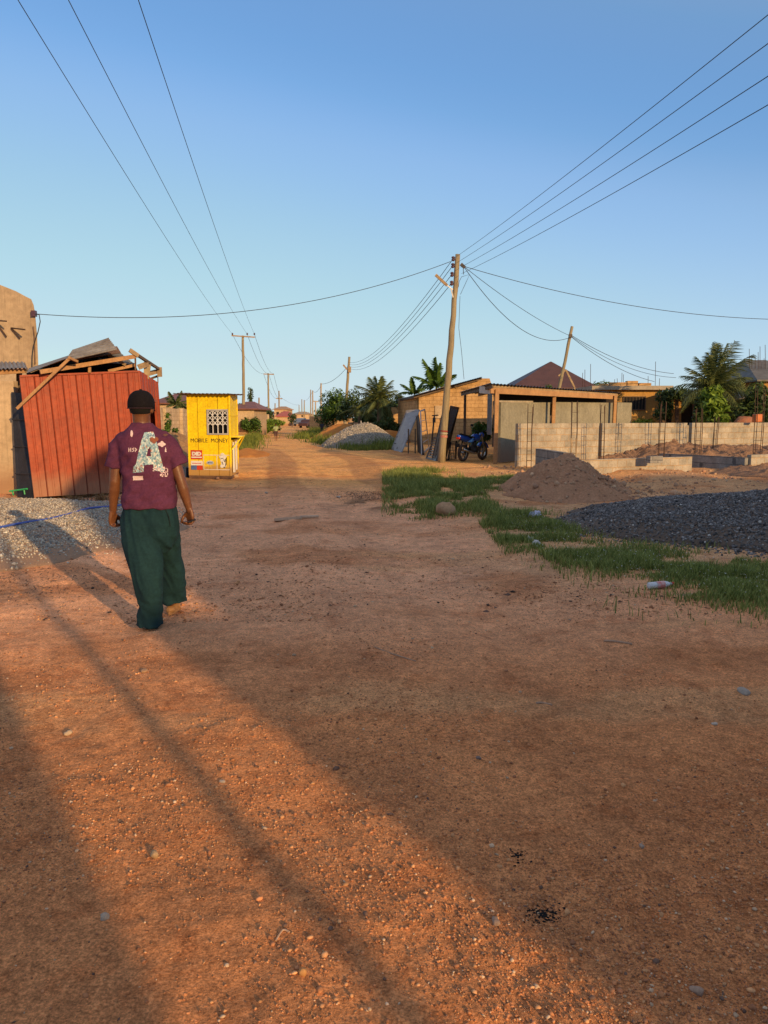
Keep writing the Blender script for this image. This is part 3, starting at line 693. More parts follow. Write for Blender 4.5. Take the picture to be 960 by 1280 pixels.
# red sheet-metal kiosk
A = G(43, 625); Bc = G(187, 616); Cc = Vector((XY(206, 18.3).x, 18.3, 0))
TA, TB, TC = P(24, 469, A.y+.02), P(174, 463, Bc.y), P(197.5, 478, 18.3)
Dc = A + (Cc-Bc); TD = TA + (TC-TB)
root = thing('metal_kiosk', 'leaning red sheet metal kiosk with a broken roof left of the road', 'kiosk', A.lerp(Bc, .5))
A0, B0, C0 = A+Zv*.02, Bc+Zv*.0, Cc
nf = (Bc-A).cross(Zv).normalized()
nr = (Cc-Bc).cross(Zv).normalized()
Ff = face_map(A0, B0, TA, TB, nf)
w = MB(); ribbed(w, Ff, 9, depth=.009, gap=.022, W=2.3, seed=3, v0=.015)
slab(w, Ff, 0, .012, 0, 1, -.02, .012); slab(w, Ff, .985, 1, 0, 1, -.02, .02); slab(w, Ff, 0, 1, .985, 1.0, -.02, .034)
w.build('front_wall', [REDM, REDD], root)
Fr = face_map(B0, C0, TB, TC, nr)
w = MB(); ribbed(w, Fr, 2, 0, .30, 0, 1, .012, .006, 2.0, seed=1); ribbed(w, Fr, 3, .30, .74, .80, 1, .012, .006, 2.0, seed=2); ribbed(w, Fr, 2, .74, 1, 0, 1, .012, .006, 2.0, seed=4)
slab(w, Fr, .28, .31, 0, .80, -.02, .03); slab(w, Fr, .72, .75, 0, .80, -.02, .03); slab(w, Fr, .28, .75, .79, .82, -.02, .03)
w.build('side_wall', [REDM, REDD], root)
w = MB(); Fb = face_map(Cc, Dc, TC, TD, -nf); ribbed(w, Fb, 8, W=2.3); w.build('back_wall', [REDM, REDD], root)
w = MB(); Fl = face_map(Dc, A, TD, TA, -nr); ribbed(w, Fl, 7, W=2.3); w.build('left_wall', [REDM, REDD], root)
w = MB(); i = .03
w.add([A+Zv*.05, Bc+Zv*.05, Cc+Zv*.05, Dc+Zv*.05], [(0,1,2,3)]); w.build('floor', WOODD, root)
# front shelf flap shut
# broken roof: its members
def pb(p0, y0, p1, y1, wd, h, m, nm='rafter', Y0=15.2, Y1=15.6, par=None):
    b = MB(); b.beam(P(p0, y0, Y0), P(p1, y1, Y1), wd, h); return b.build(nm, m, par or root, bevel=.004)
pb(50, 465, 169, 445.5, .05, .085, WOOD, 'rafter', 15.0, 16.2)
pb(21, 511, 88, 447, .035, .055, WOOD, 'loose_batten', 14.85, 14.95)
pb(86, 447, 97, 452, .035, .05, WOOD, 'loose_batten', 14.9, 15.2)
pb(135, 464, 170, 456, .05, .06, WOOD, 'rafter', 16.2, 16.5)
pb(132, 441, 157, 456, .04, .06, WOODG, 'rafter', 16.4, 16.3)
pb(162, 437.5, 173, 445, .05, .085, WOODG, 'plank', 16.1, 16.2)
pb(172, 444, 199, 461.5, .05, .06, WOODD, 'plank', 16.2, 18.2)
pb(169, 443, 169.5, 463, .03, .03, RUST, 'roof_post', 16.3, 16.3)
pb(112, 458, 112, 466, .05, .05, WOOD, 'roof_post', 15.7, 15.7)
pb(197, 462, 197.5, 479, .02, .02, RUST, 'roof_post', 18.2, 18.2)
pb(186, 467, 201, 463, .06, .10, WOODG, 'plank', 18.0, 18.3)
pb(184, 475, 200, 469, .05, .05, WOODD, 'plank', 18.2, 18.3)
b = MB(); b.box(P(199.5, 465, 18.15), (.10, .05, .22)); b.build('bracket_block', WOODG, root)
b = MB(); q = [P(180, 452, 17.0), P(189, 452, 17.3), P(186, 474, 17.2), P(179.5, 470, 17.0)]; b.add(q+[v+Vector((0,.02,0)) for v in q], [(3,2,1,0), (4,5,6,7), (0,1,5,4), (1,2,6,5), (2,3,7,6), (3,0,4,7)]); b.build('cardboard_scrap', mat('cardboard', (.52,.38,.2), None, 5, bump=.1), root)
b = MB(); q = [P(171, 456, 16.6), P(185, 451, 17.0), P(186, 458, 17.0), P(174, 462, 16.7)]; b.add(q+[v+Vector((0,.02,0)) for v in q], [(3,2,1,0), (4,5,6,7), (0,1,5,4), (1,2,6,5), (2,3,7,6), (3,0,4,7)]); b.build('plank', WOODG, root)
# roof sheets
def sheet(p, m, n=6, amp=.02, nm='roof_sheet', bend=None, vs=1):
    b = MB(); F_ = face_map(p[0], p[1], p[2], p[3], (0,0,1)); corrugated(b, F_, n, amp=amp, bend=bend, vs=vs); return b.build(nm, m, root)
sheet([P(34, 466, 15.0), P(36, 461, 17.6), P(84, 447.5, 15.1), P(86, 445, 17.4)], ZINC, 9)
sheet([P(82, 451, 15.0), P(91, 438, 16.6), P(146, 437, 15.4), P(135, 422.5, 16.6)], ZINC, 7, .035)
sheet([P(90, 450, 15.3), P(96, 444, 17.4), P(151, 441, 16.0), P(146, 433, 17.5)], RUST, 8, .02)
sheet([P(118, 453, 15.9), P(126, 446, 17.6), P(168, 455.5, 16.7), P(150, 441, 17.8)], ROOFG, 8, .02)
sheet([P(35, 470, 15.4), P(33, 466.5, 18.0), P(168, 463.5, 16.6), P(185, 468, 18.1)], mat('near_black_sheet', (.05,.04,.035), None, 4, bump=.2), 10, .02, 'ceiling_sheet')  # near-black ceiling sheet below the other roof sheets
b = MB(); q = [P(36, 467, 17.0), P(88, 446, 17.0), P(140, 444, 17.0), P(168, 454, 17.2), P(172, 464, 17.4), P(36, 470, 17.0)]; b.add(q+[v+Vector((0,.03,0)) for v in q], [(0,1,2,3,4,5), (11,10,9,8,7,6)]+[(i, 6+i, 6+(i+1)%6, (i+1)%6) for i in range(6)]); b.build('gable_shade_panel', mat('under_roof_shade', (.05,.035,.025), None, 4, bump=.2), root)  # near-black panel stands for the shade under the broken roof
# dry litter tuft by the kiosk foot
for (px, py, lab) in ((95, 627, 'dry brown weed tuft at the foot of the red kiosk'), (126, 625, 'smaller dry tuft at the red kiosk foot, nearer the walking man')):
    c0 = G(px, py); n = 160; x = c0.x+RNG.normal(0, .09, n); y = c0.y+RNG.normal(0, .06, n)
    v, f, cc = blades(x, y, gz(x, y), RNG.uniform(.06, .2, n), RNG.uniform(.003, .006, n), .8)
    v[:, 0] -= c0.x; v[:, 1] -= c0.y
    o = link_mesh('dry_tuft', fast_mesh('dry_tuft', v, f, cc), leaf_mat('dry_leaf'+str(px), (.14,.08,.04), (.42,.27,.12), .1)); o.location = (c0.x, c0.y, 0); tag(o, lab, 'weed')

# yellow kiosk
Ya = 20.5
ka = XY(236.5, Ya); kb = XY(289, Ya-.25); kc = XY(298.5, 21.75); kd = ka+(kc-kb)
kh = P(0, 493, Ya).z
root = thing('mobile_money_kiosk', 'bright yellow metal kiosk with barred window and painted lettering beside the road', 'kiosk', ka.lerp(kb, .5))
nf = (kb-ka).cross(Zv).normalized(); U = (kb-ka).normalized(); W_ = (kb-ka).length
nrs = (kc-kb).cross(Zv).normalized()
zt = Zv*kh; zb = Zv*.07
Fk = face_map(ka+zb, kb+zb, ka+zt, kb+zt, nf)
def kz(py): return (P(262, py, Ya).z-.07)/(kh-.07)
def ku(px): return (px-236.5)/(289-236.5)
wu0, wu1, wv0, wv1 = ku(262), ku(286.5), kz(542), kz(513)
w = MB()
ribbed(w, Fk, 2, 0, wu0, 0, 1, .004, .010, W_, rib=False, seed=5)
ribbed(w, Fk, 2, wu0, wu1, 0, wv0, .004, .010, W_, rib=False, seed=6); ribbed(w, Fk, 2, wu0, wu1, wv1, 1, .004, .010, W_, rib=False, seed=6)
ribbed(w, Fk, 1, wu1, 1, 0, 1, .004, .010, W_, rib=False, seed=7)
slab(w, Fk, 0, .02, 0, 1, -.02, .015); slab(w, Fk, .98, 1, 0, 1, -.02, .015); slab(w, Fk, 0, 1, .985, 1.0, -.02, .018)
w.build('front_wall', [YELM, YELD], root)
Fs = face_map(kb+zb, kc+zb, kb+zt, kc+zt, nrs)
w = MB(); ribbed(w, Fs, 3, 0, 1, 0, .44, .01, .01, 1.3, rib=False); ribbed(w, Fs, 3, 0, 1, .47, 1, .01, .01, 1.3, rib=False); slab(w, Fs, 0, .04, 0, 1, -.02, .012); slab(w, Fs, .96, 1, 0, 1, -.02, .012)
slab(w, Fs, 0, 1, .73, .75, 0, .015); w.build('side_wall', [YELM, YELD], root)
w = MB(); Fb2 = face_map(kc+zb, kd+zb, kc+zt, kd+zt, -nf); ribbed(w, Fb2, 4, W=W_, rib=False); Fl2 = face_map(kd+zb, ka+zb, kd+zt, ka+zt, -nrs); ribbed(w, Fl2, 3, W=1.3, rib=False)
w.build('rear_wall', [YELM, YELD], root)
w = MB(); w.hexa([ka-Zv*.02, kb-Zv*.02, kc-Zv*.02, kd-Zv*.02, ka+zb, kb+zb, kc+zb, kd+zb]); w.build('skid_base', RUST, root)
w = MB(); e = U*.22; f_ = Vector((0,.25,0))
Fr2 = face_map(ka-U*.33-f_+zt+Zv*.02, kb+U*.10-f_+zt+Zv*.0, kd-U*.33+f_+zt+Zv*.02, kc+U*.10+f_+zt+Zv*.03, (0,0,1))
corrugated(w, Fr2, 14, amp=.014); w.build('roof_sheet', RUST, root)
w = MB(); pz = P(0, 492.5, 21).z
Fo = face_map(kb+Vector((-.05,-.1,kh-.0)), XY(305, 20.4, kh+.0), kc+Vector((0,0,kh+.03)), XY(305, 21.6, kh+.03), (0,0,1)); corrugated(w, Fo, 5, amp=.012); w.build('awning_sheet', RUST, root)
# window
wn = MB(); 
slab(wn, Fk, wu0-.015, wu1+.015, wv0-.012, wv0+.006, -.03, .03); slab(wn, Fk, wu0-.015, wu1+.015, wv1-.006, wv1+.012, -.03, .03)
slab(wn, Fk, wu0-.015, wu0+.008, wv0, wv1, -.03, .03); slab(wn, Fk, wu1-.008, wu1+.015, wv0, wv1, -.03, .03)
wo = wn.build('window_frame', STEELL, root)
w = MB(); slab(w, Fk, wu0, wu1, wv0, wv1, -.10, -.09); w.build('dark_opening', DARK, wo)
w = MB(); nb = 4; vm = wv0+(wv1-wv0)*.36
for k in range(nb+1):
    u = wu0+(wu1-wu0)*k/nb; w.beam(Fk(u, wv0, .0), Fk(u, wv1, .0), .022, .012, up=nf)
for k in range(nb):
    ua, ub = wu0+(wu1-wu0)*k/nb, wu0+(wu1-wu0)*(k+1)/nb; um = (ua+ub)/2
    w.beam(Fk(ua, vm, .01), Fk(um, vm+.022, .01), .018, .01, up=nf); w.beam(Fk(ub, vm, .01), Fk(um, vm+.022, .01), .018, .01, up=nf)
    vv = vm
    for q_ in range(3):
        v2 = vv+(wv1-vm)/3
        w.beam(Fk(ua, vv, .012), Fk(ub, v2, .012), .016, .008, up=nf); w.beam(Fk(ub, vv, .014), Fk(ua, v2, .014), .016, .008, up=nf); vv = v2
w.build('window_grille', WHITE, wo)
# lettering and posters
def kpt(px, py): return Fk(ku(px), kz(py), 0)
for tx_, xa_, xb_ in (('MOBILE', 240, 261), ('MONEY', 265.5, 286.5)):
    w = MB(); text_on(w, tx_, .150, kpt(xa_, 552.8), U, Zv, nf, width=(kpt(xb_, 0)-kpt(xa_, 0)).length, off=.008); w.build('sign_lettering', INK, root)
w = MB()
slab(w, Fk, ku(239.5), ku(254), kz(574), kz(562.5), .004, .010, 0)
ps = w.build('poster', REDP, root)
w = MB(); text_on(w, 'DID', .125, kpt(241, 569), U, Zv, nf, width=(kpt(253, 0)-kpt(241, 0)).length, off=.013, bold=.010)
slab(w, Fk, ku(240.3), ku(253.4), kz(572.2), kz(570.6), .010, .012); w.build('poster_print', WHITE, ps)
w = MB(); slab(w, Fk, ku(239.5), ku(254), kz(581.5), kz(576), .004, .010); ps = w.build('poster', WHITE, root)
w = MB(); slab(w, Fk, ku(239.5), ku(246.5), kz(587), kz(581.6), .004, .009); w.build('poster_blue_corner', BLUEP, ps)
w = MB(); slab(w, Fk, ku(246.8), ku(254), kz(587), kz(581.6), .004, .009); slab(w, Fk, ku(241), ku(252.5), kz(579.4), kz(578.6), .010, .012); w.build('poster_red_corner', REDP, ps)
w = MB()
for (x0, y0, x1, y1) in ((255.5, 586.5, 288, 586.5), (255.5, 568.5, 288, 568.5), (255.5, 568.5, 255.5, 586.5), (288, 568.5, 288, 586.5), (272, 568.5, 272, 586.5)):
    w.beam(kpt(x0, y0)+nf*.008, kpt(x1, y1)+nf*.008, .014, .004, up=nf)
w.build('painted_frame', WHITE, root)
w = MB(); c0 = kpt(263.5, 578)
def kp2(u, v, t): return c0+U*u+Zv*v+nf*t
w.prism([(.105*math.cos(a*math.pi/10), .055*math.sin(a*math.pi/10)) for a in range(20)], kp2, .004, .009); ov = w.build('oval_logo', mat('logo_grey', (.55,.6,.68), None, 6, bump=0), root)
w = MB(); text_on(w, 'MTN', .06, c0-U*.07-Zv*.022, U, Zv, nf, width=.14, off=.011, bold=.003); w.build('logo_lettering', BLUEP, ov)
# white painted handset-holding hand figure
w = MB(); c0 = kpt(279.5, 576)
for cx, cz, rx, rz in ((-.01,.17,.055,.05), (.03,.12,.07,.06), (-.05,.10,.05,.035), (.0,.03,.07,.08), (.01,-.06,.06,.07), (-.03,-.13,.05,.045), (.04,-.11,.045,.06), (-.075,.115,.03,.02)):
    w.prism([(cx+rx*math.cos(a*math.pi/7), cz+rz*math.sin(a*math.pi/7)) for a in range(14)], kp2, .005, .010+.0012*len(w.v)/28)
fg_ = w.build('painted_figure', WHITE, root)
w = MB()
for (x0, z0, x1, z1) in ((.07,.06,.10,-.02), (.10,-.02,.06,-.15), (.03,.05,.06,-.02), (-.02,-.01,.01,-.09), (-.05,.07,.02,.08), (.115,.10,.09,-.1), (.02,-.15,.065,-.17)):
    w.beam(c0+U*x0+Zv*z0+nf*.022, c0+U*x1+Zv*z1+nf*.022, .014, .003, up=nf)
w.build('figure_outline', INK, fg_)
w = MB(); s0 = XY(289.5, Ya-.35, P(0, 549, Ya).z)
zs = P(0, 546.5, Ya).z
w.hexa([Vector((kb.x, kb.y, zs)), XY(303, Ya-.2, zs), XY(306, 21.4, zs), Vector((kc.x, kc.y, zs)), Vector((kb.x, kb.y, zs+.03)), XY(303, Ya-.2, zs+.03), XY(306, 21.4, zs+.03), Vector((kc.x, kc.y, zs+.03))])
sh = w.build('counter_shelf', YELM, root)
w = MB(); w.beam(XY(302, Ya-.1, zs), Vector((kb.x+.02, kb.y+.1, zs-.32)), .03, .03); w.build('shelf_brace', YELM, sh)
w = MB(); w.beam(XY(304.5, 21.2, zs), Vector((kc.x+.02, kc.y-.1, zs-.32)), .03, .03); w.build('shelf_brace', YELM, sh)
w = MB(); w.beam(kb+nrs*.03+Vector((0,.3,.15)), kb+nrs*.03+Vector((0,.3,.95)), .03, .16); w.beam(kb+nrs*.04+Vector((.0,.6,.2)), kb+nrs*.04+Vector((0,.6,1.0)), .02, .12); w.build('side_notice', WHITE, root)
# bin beside it
w = MB(); c0 = XY(231.5, 20.8); w.ringloft([[c0+Vector((math.cos(t)*r, math.sin(t)*r, z)) for t in [k*math.pi/8 for k in range(16)]] for r, z in ((.13, 0), (.15, .24), (.165, .25), (.165, .27), (.13, .27), (.12, .05))])
tag(w.build('plastic_bin', mat('navy_plastic', (.03,.05,.12), None, 5, rough=.4, bump=0), loc=c0), 'small navy plastic tub between the walking man and the yellow kiosk', 'tub')
# small stones under kiosk
rock(295, 596, .09, (.55,.36,.2), 'flat block of stone at the right foot of the yellow kiosk', .6)
rock(272, 598, .07, (.45,.26,.16), 'reddish stone under the front of the yellow kiosk', .6)

# blue hose
pts = []
for px, py in [(-60, 668), (-20, 664), (0, 661), (30, 655), (60, 650.5), (90, 643), (110, 637), (130, 635), (150, 633), (165, 628)]:
    c0 = G(px, py); z = float(np.maximum(hz2(c0.x, c0.y), gz(c0.x, c0.y))); c0 = G(px, py, z); pts.append(Vector((c0.x, c0.y, z+.02)))
def spline(pts, k=6):
    out = []
    for i in range(len(pts)-1):
        p0, p1, p2, p3 = pts[max(i-1,0)], pts[i], pts[i+1], pts[min(i+2, len(pts)-1)]
        for j in range(k):
            t = j/k; out.append(.5*((2*p1)+(p2-p0)*t+(2*p0-5*p1+4*p2-p3)*t*t+(3*p1-p0-3*p2+p3)*t**3))
    return out+[pts[-1]]
w = MB(); w.tube(spline(pts), .018, 8); tag(w.build('water_hose', mat('blue_hose', (.05,.10,.42), (.08,.14,.45), 5, rough=.45, bump=.05), loc=pts[2], smooth=True), 'blue water hose lying across the pale gravel at left', 'hose')

# ------------------------------------------------------------------ wall, house and plants behind the kiosk
root = thing('boundary_wall', 'long pale block wall running away behind the yellow kiosk', 'wall', XY(205, 40))
w = MB(); a, b = XY(150, 36), XY(334, 92)
wall_seg(w, a, b, -.1, P(205, 507, 38).z, .18, z1b=1.95); w.build('block_face', BLOCKC, root)
w = MB()
for t in [k/14 for k in range(15)]:
    c0 = a.lerp(b, t); c0.z = 0; zt_ = 2.2*(1-t)+1.95*t; w.box(c0+Vector((.12,-.1,zt_/2)), (.3, .3, zt_+.06), rz=math.atan2(b.y-a.y, b.x-a.x))
w.build('piers', BLOCKC, root)
def hip_house(name, label, px0, px1, Y, pyroof, pyeave, wallm, roofm, depth=8, apex=None, over=.4, wall_top=None, windows=(), group=None, flat=False):
    x0, x1 = XY(px0, Y).x, XY(px1, Y).x; ze = P(480, pyeave, Y).z; zr = P(480, pyroof, Y+ (depth/2 if not flat else 0)).z
    root = thing(name, label, 'house', ((x0+x1)/2, Y, 0), group)
    w = MB(); w.hexa([Vector(v) for v in ((x0,Y,0),(x1,Y,0),(x1,Y+depth,0),(x0,Y+depth,0),(x0,Y,ze),(x1,Y,ze),(x1,Y+depth,ze),(x0,Y+depth,ze))]); w.build('wall', wallm, root)
    w = MB(); o = over
    if flat:
        w.hexa([Vector(v) for v in ((x0-o,Y-o,ze+.003),(x1+o,Y-o,ze+.003),(x1+o,Y+depth+o,ze+.003),(x0-o,Y+depth+o,ze+.003),(x0-o,Y-o,zr),(x1+o,Y-o,zr),(x1+o,Y+depth+o,zr),(x0-o,Y+depth+o,zr))])
    else:
        ax0, ax1 = (apex if apex else (x0+(x1-x0)*.3, x0+(x1-x0)*.7)); my = Y+depth/2
        b = [Vector(v) for v in ((x0-o,Y-o,ze),(x1+o,Y-o,ze),(x1+o,Y+depth+o,ze),(x0-o,Y+depth+o,ze))]; t = [v+Zv*.08 for v in b]
        r0, r1 = Vector((ax0, my, zr)), Vector((ax1, my, zr))
        w.add(b+t+[r0, r1], [(3,2,1,0), (0,1,5,4), (1,2,6,5), (2,3,7,6), (3,0,4,7), (4,5,9,8), (5,6,9), (6,7,8,9), (7,4,8)])
    w.build('roof', roofm, root)
    for (wx0, wx1, wy0, wy1) in windows:
        xa, xb = XY(wx0, Y).x, XY(wx1, Y).x; za, zb_ = P(480, wy1, Y).z, P(480, wy0, Y).z; t = .05
        w = MB(); 
        for (c, s) in (((xa, (za+zb_)/2), (t, zb_-za)), ((xb, (za+zb_)/2), (t, zb_-za)), (((xa+xb)/2, za), (xb-xa+t, t)), (((xa+xb)/2, zb_), (xb-xa+t, t))): w.box((c[0], Y-.04, c[1]), (s[0], .08, s[1]))
        wo = w.build('window', WOODD, root)
        w = MB(); w.box(((xa+xb)/2, Y-.012, (za+zb_)/2), (xb-xa, .02, zb_-za)); w.build('pane', DARK, wo)
        nbar = max(3, int((xb-xa)/.16)); w = MB()
        for k in range(1, nbar): w.box((xa+(xb-xa)*k/nbar, Y-.045, (za+zb_)/2), (.025, .025, zb_-za))
        w.build('bars', WOODD, wo)
    return root
hip_house('village_house', 'low house with red brown hipped roof behind the boundary wall', 196, 236, 55, 491, 505, PLAST, ROOFR, 7)
hip_house('village_house', 'pale house with shallow roof right of the yellow kiosk, behind the left wall', 292, 318, 66, 502, 512, PLAST, ROOFR, 7)
hip_house('village_house', 'far beige two-storey house left of the road end', 343, 359, 170, 508, 512, PLAST, mat('faded_roof', (.55,.33,.18), None, 2), 10, windows=((346,349,515,519),(352,355,515,519)))
hip_house('village_house', 'far house with pink red roof beside the road end', 346, 363, 150, 514, 521, PLAST, mat('pink_roof', (.50,.14,.10), (.4,.11,.09), 2), 8)
hip_house('village_house', 'far pale house closing the end of the road', 366, 386, 230, 514.5, 518, PLAST, mat('faded_roof2', (.5,.38,.25), None, 2), 12, windows=((369,371,519,521),(377,379,519,521)))
hip_house('village_house', 'small far house with brown roof at the left of the road end', 318, 334, 140, 513, 517, PLAST, ROOFR, 8)
hip_house('village_house', 'far low house showing above the left wall beside a pole', 262, 290, 120, 508, 513, PLAST, ROOFG, 8)

# ================================================================== foliage kit
def leafcloud(cs, n, size, aspect=.55, droop=0, seed=0):
    """leaf quads through clumps cs = [(center, (rx,ry,rz))]"""
    w = np.array([c[1][0]*c[1][1]*c[1][2] for c in cs])**.6; w /= w.sum(); i = RNG.choice(len(cs), n, p=w)
    C = np.array([tuple(c[0]) for c in cs])[i]; Rr = np.array([c[1] for c in cs])[i]
    d = RNG.normal(0, 1, (n, 3)); d /= np.linalg.norm(d, axis=1)[:, None]; r = RNG.uniform(.35, 1.05, n)**.6
    pos = C + d*Rr*r[:, None]
    nrm = d + RNG.normal(0, .7, (n, 3)) + np.array([0, 0, .5]); nrm /= np.linalg.norm(nrm, axis=1)[:, None]
    t = np.cross(nrm, RNG.normal(0, 1, (n, 3))); t /= np.linalg.norm(t, axis=1)[:, None]; t[:, 2] -= droop; b = np.cross(nrm, t)
    s = size*RNG.uniform(.5, 1.3, n)[:, None]
    V = np.stack([pos-t*s, pos+b*s*aspect*.8, pos+t*s, pos-b*s*aspect*.8], 1)
    F = (np.arange(n)*4)[:, None]+np.arange(4)[None]
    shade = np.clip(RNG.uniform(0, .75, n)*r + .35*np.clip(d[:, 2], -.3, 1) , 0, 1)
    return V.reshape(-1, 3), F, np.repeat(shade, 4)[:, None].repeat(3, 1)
def clumps(c, rx, ry, rz, n, k=.45, rs=None):
    rs = rs or random.Random(int(abs(c[0]*100)+abs(c[2]*37))); out = []
    for _ in range(n):
        a = rs.uniform(0, 6.28); q = rs.uniform(.2, .85); z = rs.uniform(-.75, .85)
        m = math.sqrt(max(0, 1-z*z)); s = k*rs.uniform(.6, 1.2)
        out.append((Vector((c[0]+rx*m*q*math.cos(a), c[1]+ry*m*q*math.sin(a), c[2]+rz*z*.8)), (rx*s, ry*s, rz*s)))
    return out
def bush(name, label, cat, c, rx, ry, rz, n, size, m, group=None, nc=12, trunk=True, k=.45):
    root = thing(name, label, cat, (c[0], c[1], 0), group)
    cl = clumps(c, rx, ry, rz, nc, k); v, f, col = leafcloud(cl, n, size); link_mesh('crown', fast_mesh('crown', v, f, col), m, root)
    if trunk:
        w = MB(); b0 = Vector((c[0], c[1], 0)); r0 = max(.04, min(rx, rz)*.07)
        mid = Vector((c[0]+rx*.05, c[1], c[2]-rz*.5)); w.tube([b0, b0.lerp(mid, .5)+Vector((r0*.6,0,0)), mid], [r0*1.3, r0, r0*.8], 8)
        for q, _ in cl[:7]: w.tube([mid-Zv*rz*.15, mid.lerp(q, .5)+Zv*rz*.05, q], [r0*.6, r0*.4, r0*.15], 5)
        w.build('trunk', BARK, root)
    return root
def frond(L, droop, wd, n=22, leaf=.5, twist=0, seed=0):
    """palm frond along +x, midrib and leaflets; arrays local"""
    rs = np.random.default_rng(seed); V = []; F = []; C = []
    def mid(t): return np.array([L*t*(1-.18*droop*t), 0, L*(.28*t-droop*t*t*.75)])
    for i in range(n+1):
        t = i/n; p = mid(t); r = .03*L*.35*(1-t)+.006
        V += [p+[0, r, 0], p+[0, -r, 0]]; C += [.75, .75]
        if i: b = 2*i; F.append((b-2, b-1, b+1, b))
    for i in range(2, n*2):
        t = .08+.92*i/(n*2)
        p = mid(t); tg = mid(min(1, t+.02))-mid(t-.02); tg /= np.linalg.norm(tg)
        ll = leaf*L*math.sin(math.pi*min(1, t*.85+.12))**.7*rs.uniform(.75, 1.1)
        for s in (-1, 1):
            d = np.array([tg[0]*.55, s*.8, -.25-rs.uniform(0, .5)+tg[2]*.4]); d /= np.linalg.norm(d); q = p+d*ll*.55+[0, 0, .03*ll]; e = p+d*ll+np.array([0, 0, -.28*ll])
            h = tg*wd*.5; b = len(V); V += [p-h, p+h, q+h*.9, q-h*.9, e, e]; c = rs.uniform(0, .7); C += [c, c, c*1.1, c*1.1, c, c]
            F.append((b, b+1, b+2, b+3)); F.append((b+3, b+2, b+4, b+5))
    return np.array(V), np.array(F), np.clip(np.array(C), 0, 1)
def palm(name, label, base, H, L, nf, m=None, seed=1, droop=(.3, 1.3), tr=.13, group=None, elev=(-.2, 1.25), wd=.05, lean=(0, 0), leaf=.28, cat='palm tree'):
    rs = random.Random(seed); root = thing(name, label, cat, base, group); base = Vector(base)
    top = base+Vector((lean[0], lean[1], H)); w = MB()
    pts = [base.lerp(top, t)+Vector((.1*H*.1*math.sin(t*3), 0, 0)) for t in [k/10 for k in range(11)]]
    w.tube(pts, [tr*(1.35-.5*k/10)*(1+.08*(k % 2)) for k in range(11)], 9); w.build('trunk', BARK, root, smooth=True)
    for k in range(nf):
        a = k*2.399+rs.uniform(-.25, .25); el = elev[0]+(elev[1]-elev[0])*((k+.5)/nf); dr = droop[0]+(droop[1]-droop[0])*(1-(k+.5)/nf)
        V, F, C = frond(L*rs.uniform(.8, 1.1), dr, wd, 18, leaf, seed=seed*50+k)
        M = np.array((Matrix.Rotation(a, 3, 'Z') @ Matrix.Rotation(-el, 3, 'Y') @ Matrix.Rotation(rs.uniform(-.5, .5), 3, 'X')))
        V = V @ M.T + np.array(top)
        link_mesh('frond', fast_mesh('frond', V, F, np.repeat(C[:, None], 3, 1)), m or LEAFP, root)
    return root
def broadleaf(L, wd, droop, seed=0, n=10, torn=True):
    """plantain leaf along +x"""
    rs = np.random.default_rng(seed); V = []; F = []; C = []
    for s in (-1, 1):
        for i in range(n):
            t0, t1 = i/n, (i+.93)/n
            def q(t, e):
                z = L*(.3*t-droop*t*t); w_ = wd*math.sin(math.pi*(t*.92+.06))**.6*e
                return np.array([L*t*(1-.2*droop*t), s*w_, z+abs(w_)*.25-(.15*abs(w_) if torn else 0)])
            j = rs.uniform(-.03, .03)*L; b = len(V)
            V += [q(t0, 0), q(t1, 0), q(t1, 1)+[j, 0, -abs(j)], q(t0, 1)+[j, 0, -abs(j)]]; F.append((b, b+1, b+2, b+3)); c = rs.uniform(.1, .9); C += [.8, .8, c, c]
    return np.array(V), np.array(F), np.array(C)
def plantain(label, base, H, L, nf, seed=3, m=None, wd=.25, name='plantain_plant'):
    rs = random.Random(seed); root = thing(name, label, 'plant', base); base = Vector(base); top = base+Zv*H; w = MB(); w.tube([base, base.lerp(top, .5), top], [.13, .11, .07], 8); w.build('stem', BARK, root)
    for k in range(nf):
        a = k*2.399+rs.uniform(-.3, .3); el = .1+1.15*(k/nf)
        V, F, C = broadleaf(L*rs.uniform(.85, 1.1), wd, rs.uniform(.15, .55), seed=seed*40+k)
        M = np.array(Matrix.Rotation(a, 3, 'Z') @ Matrix.Rotation(-el, 3, 'Y')); V = V @ M.T + np.array(top)
        link_mesh('leaf', fast_mesh('leaf', V, F, np.repeat(C[:, None], 3, 1)), m or LEAFG, root)
    return root

# left side plants
palm('small_palm', 'small palm showing above the wall behind the yellow kiosk', XY(222, 50), 2.35, 1.15, 14, seed=4, wd=.05)
bush('leafy_shrub', 'thin shrub against the pale wall left of the yellow kiosk', 'shrub', XY(208, 35.0, .95), .32, .3, .75, 500, .09, LEAFG, nc=8)
bush('leafy_shrub', 'second thin shrub against the pale wall, nearer the yellow kiosk', 'shrub', XY(219, 34.5, .65), .28, .3, .55, 350, .09, LEAFG, nc=7)
bush('leafy_shrub', 'rounded dark bush behind the wooden pole base past the yellow kiosk', 'shrub', XY(313, 66, .85), 1.0, 1.0, .85, 1500, .12, LEAFG)
bush('leafy_shrub', 'green bush on the left verge behind the far walking child', 'shrub', XY(341, 78, .75), 1.3, 1.2, .8, 1600, .14, LEAFB)
bush('leafy_shrub', 'dark round tree beyond the end of the left wall', 'tree', XY(324, 110, 2.0), 1.6, 1.5, 1.3, 1600, .2, LEAFD)
bush('leafy_shrub', 'narrow dark bush at the foot of the second pole', 'shrub', XY(334, 100, 1.5), .9, 1, 1.7, 1000, .18, LEAFD)
bush('leafy_shrub', 'low shrub on top of the roofline right of the yellow kiosk', 'shrub', XY(300, 70, 2.4), 1.2, 1, .5, 500, .14, LEAFG)
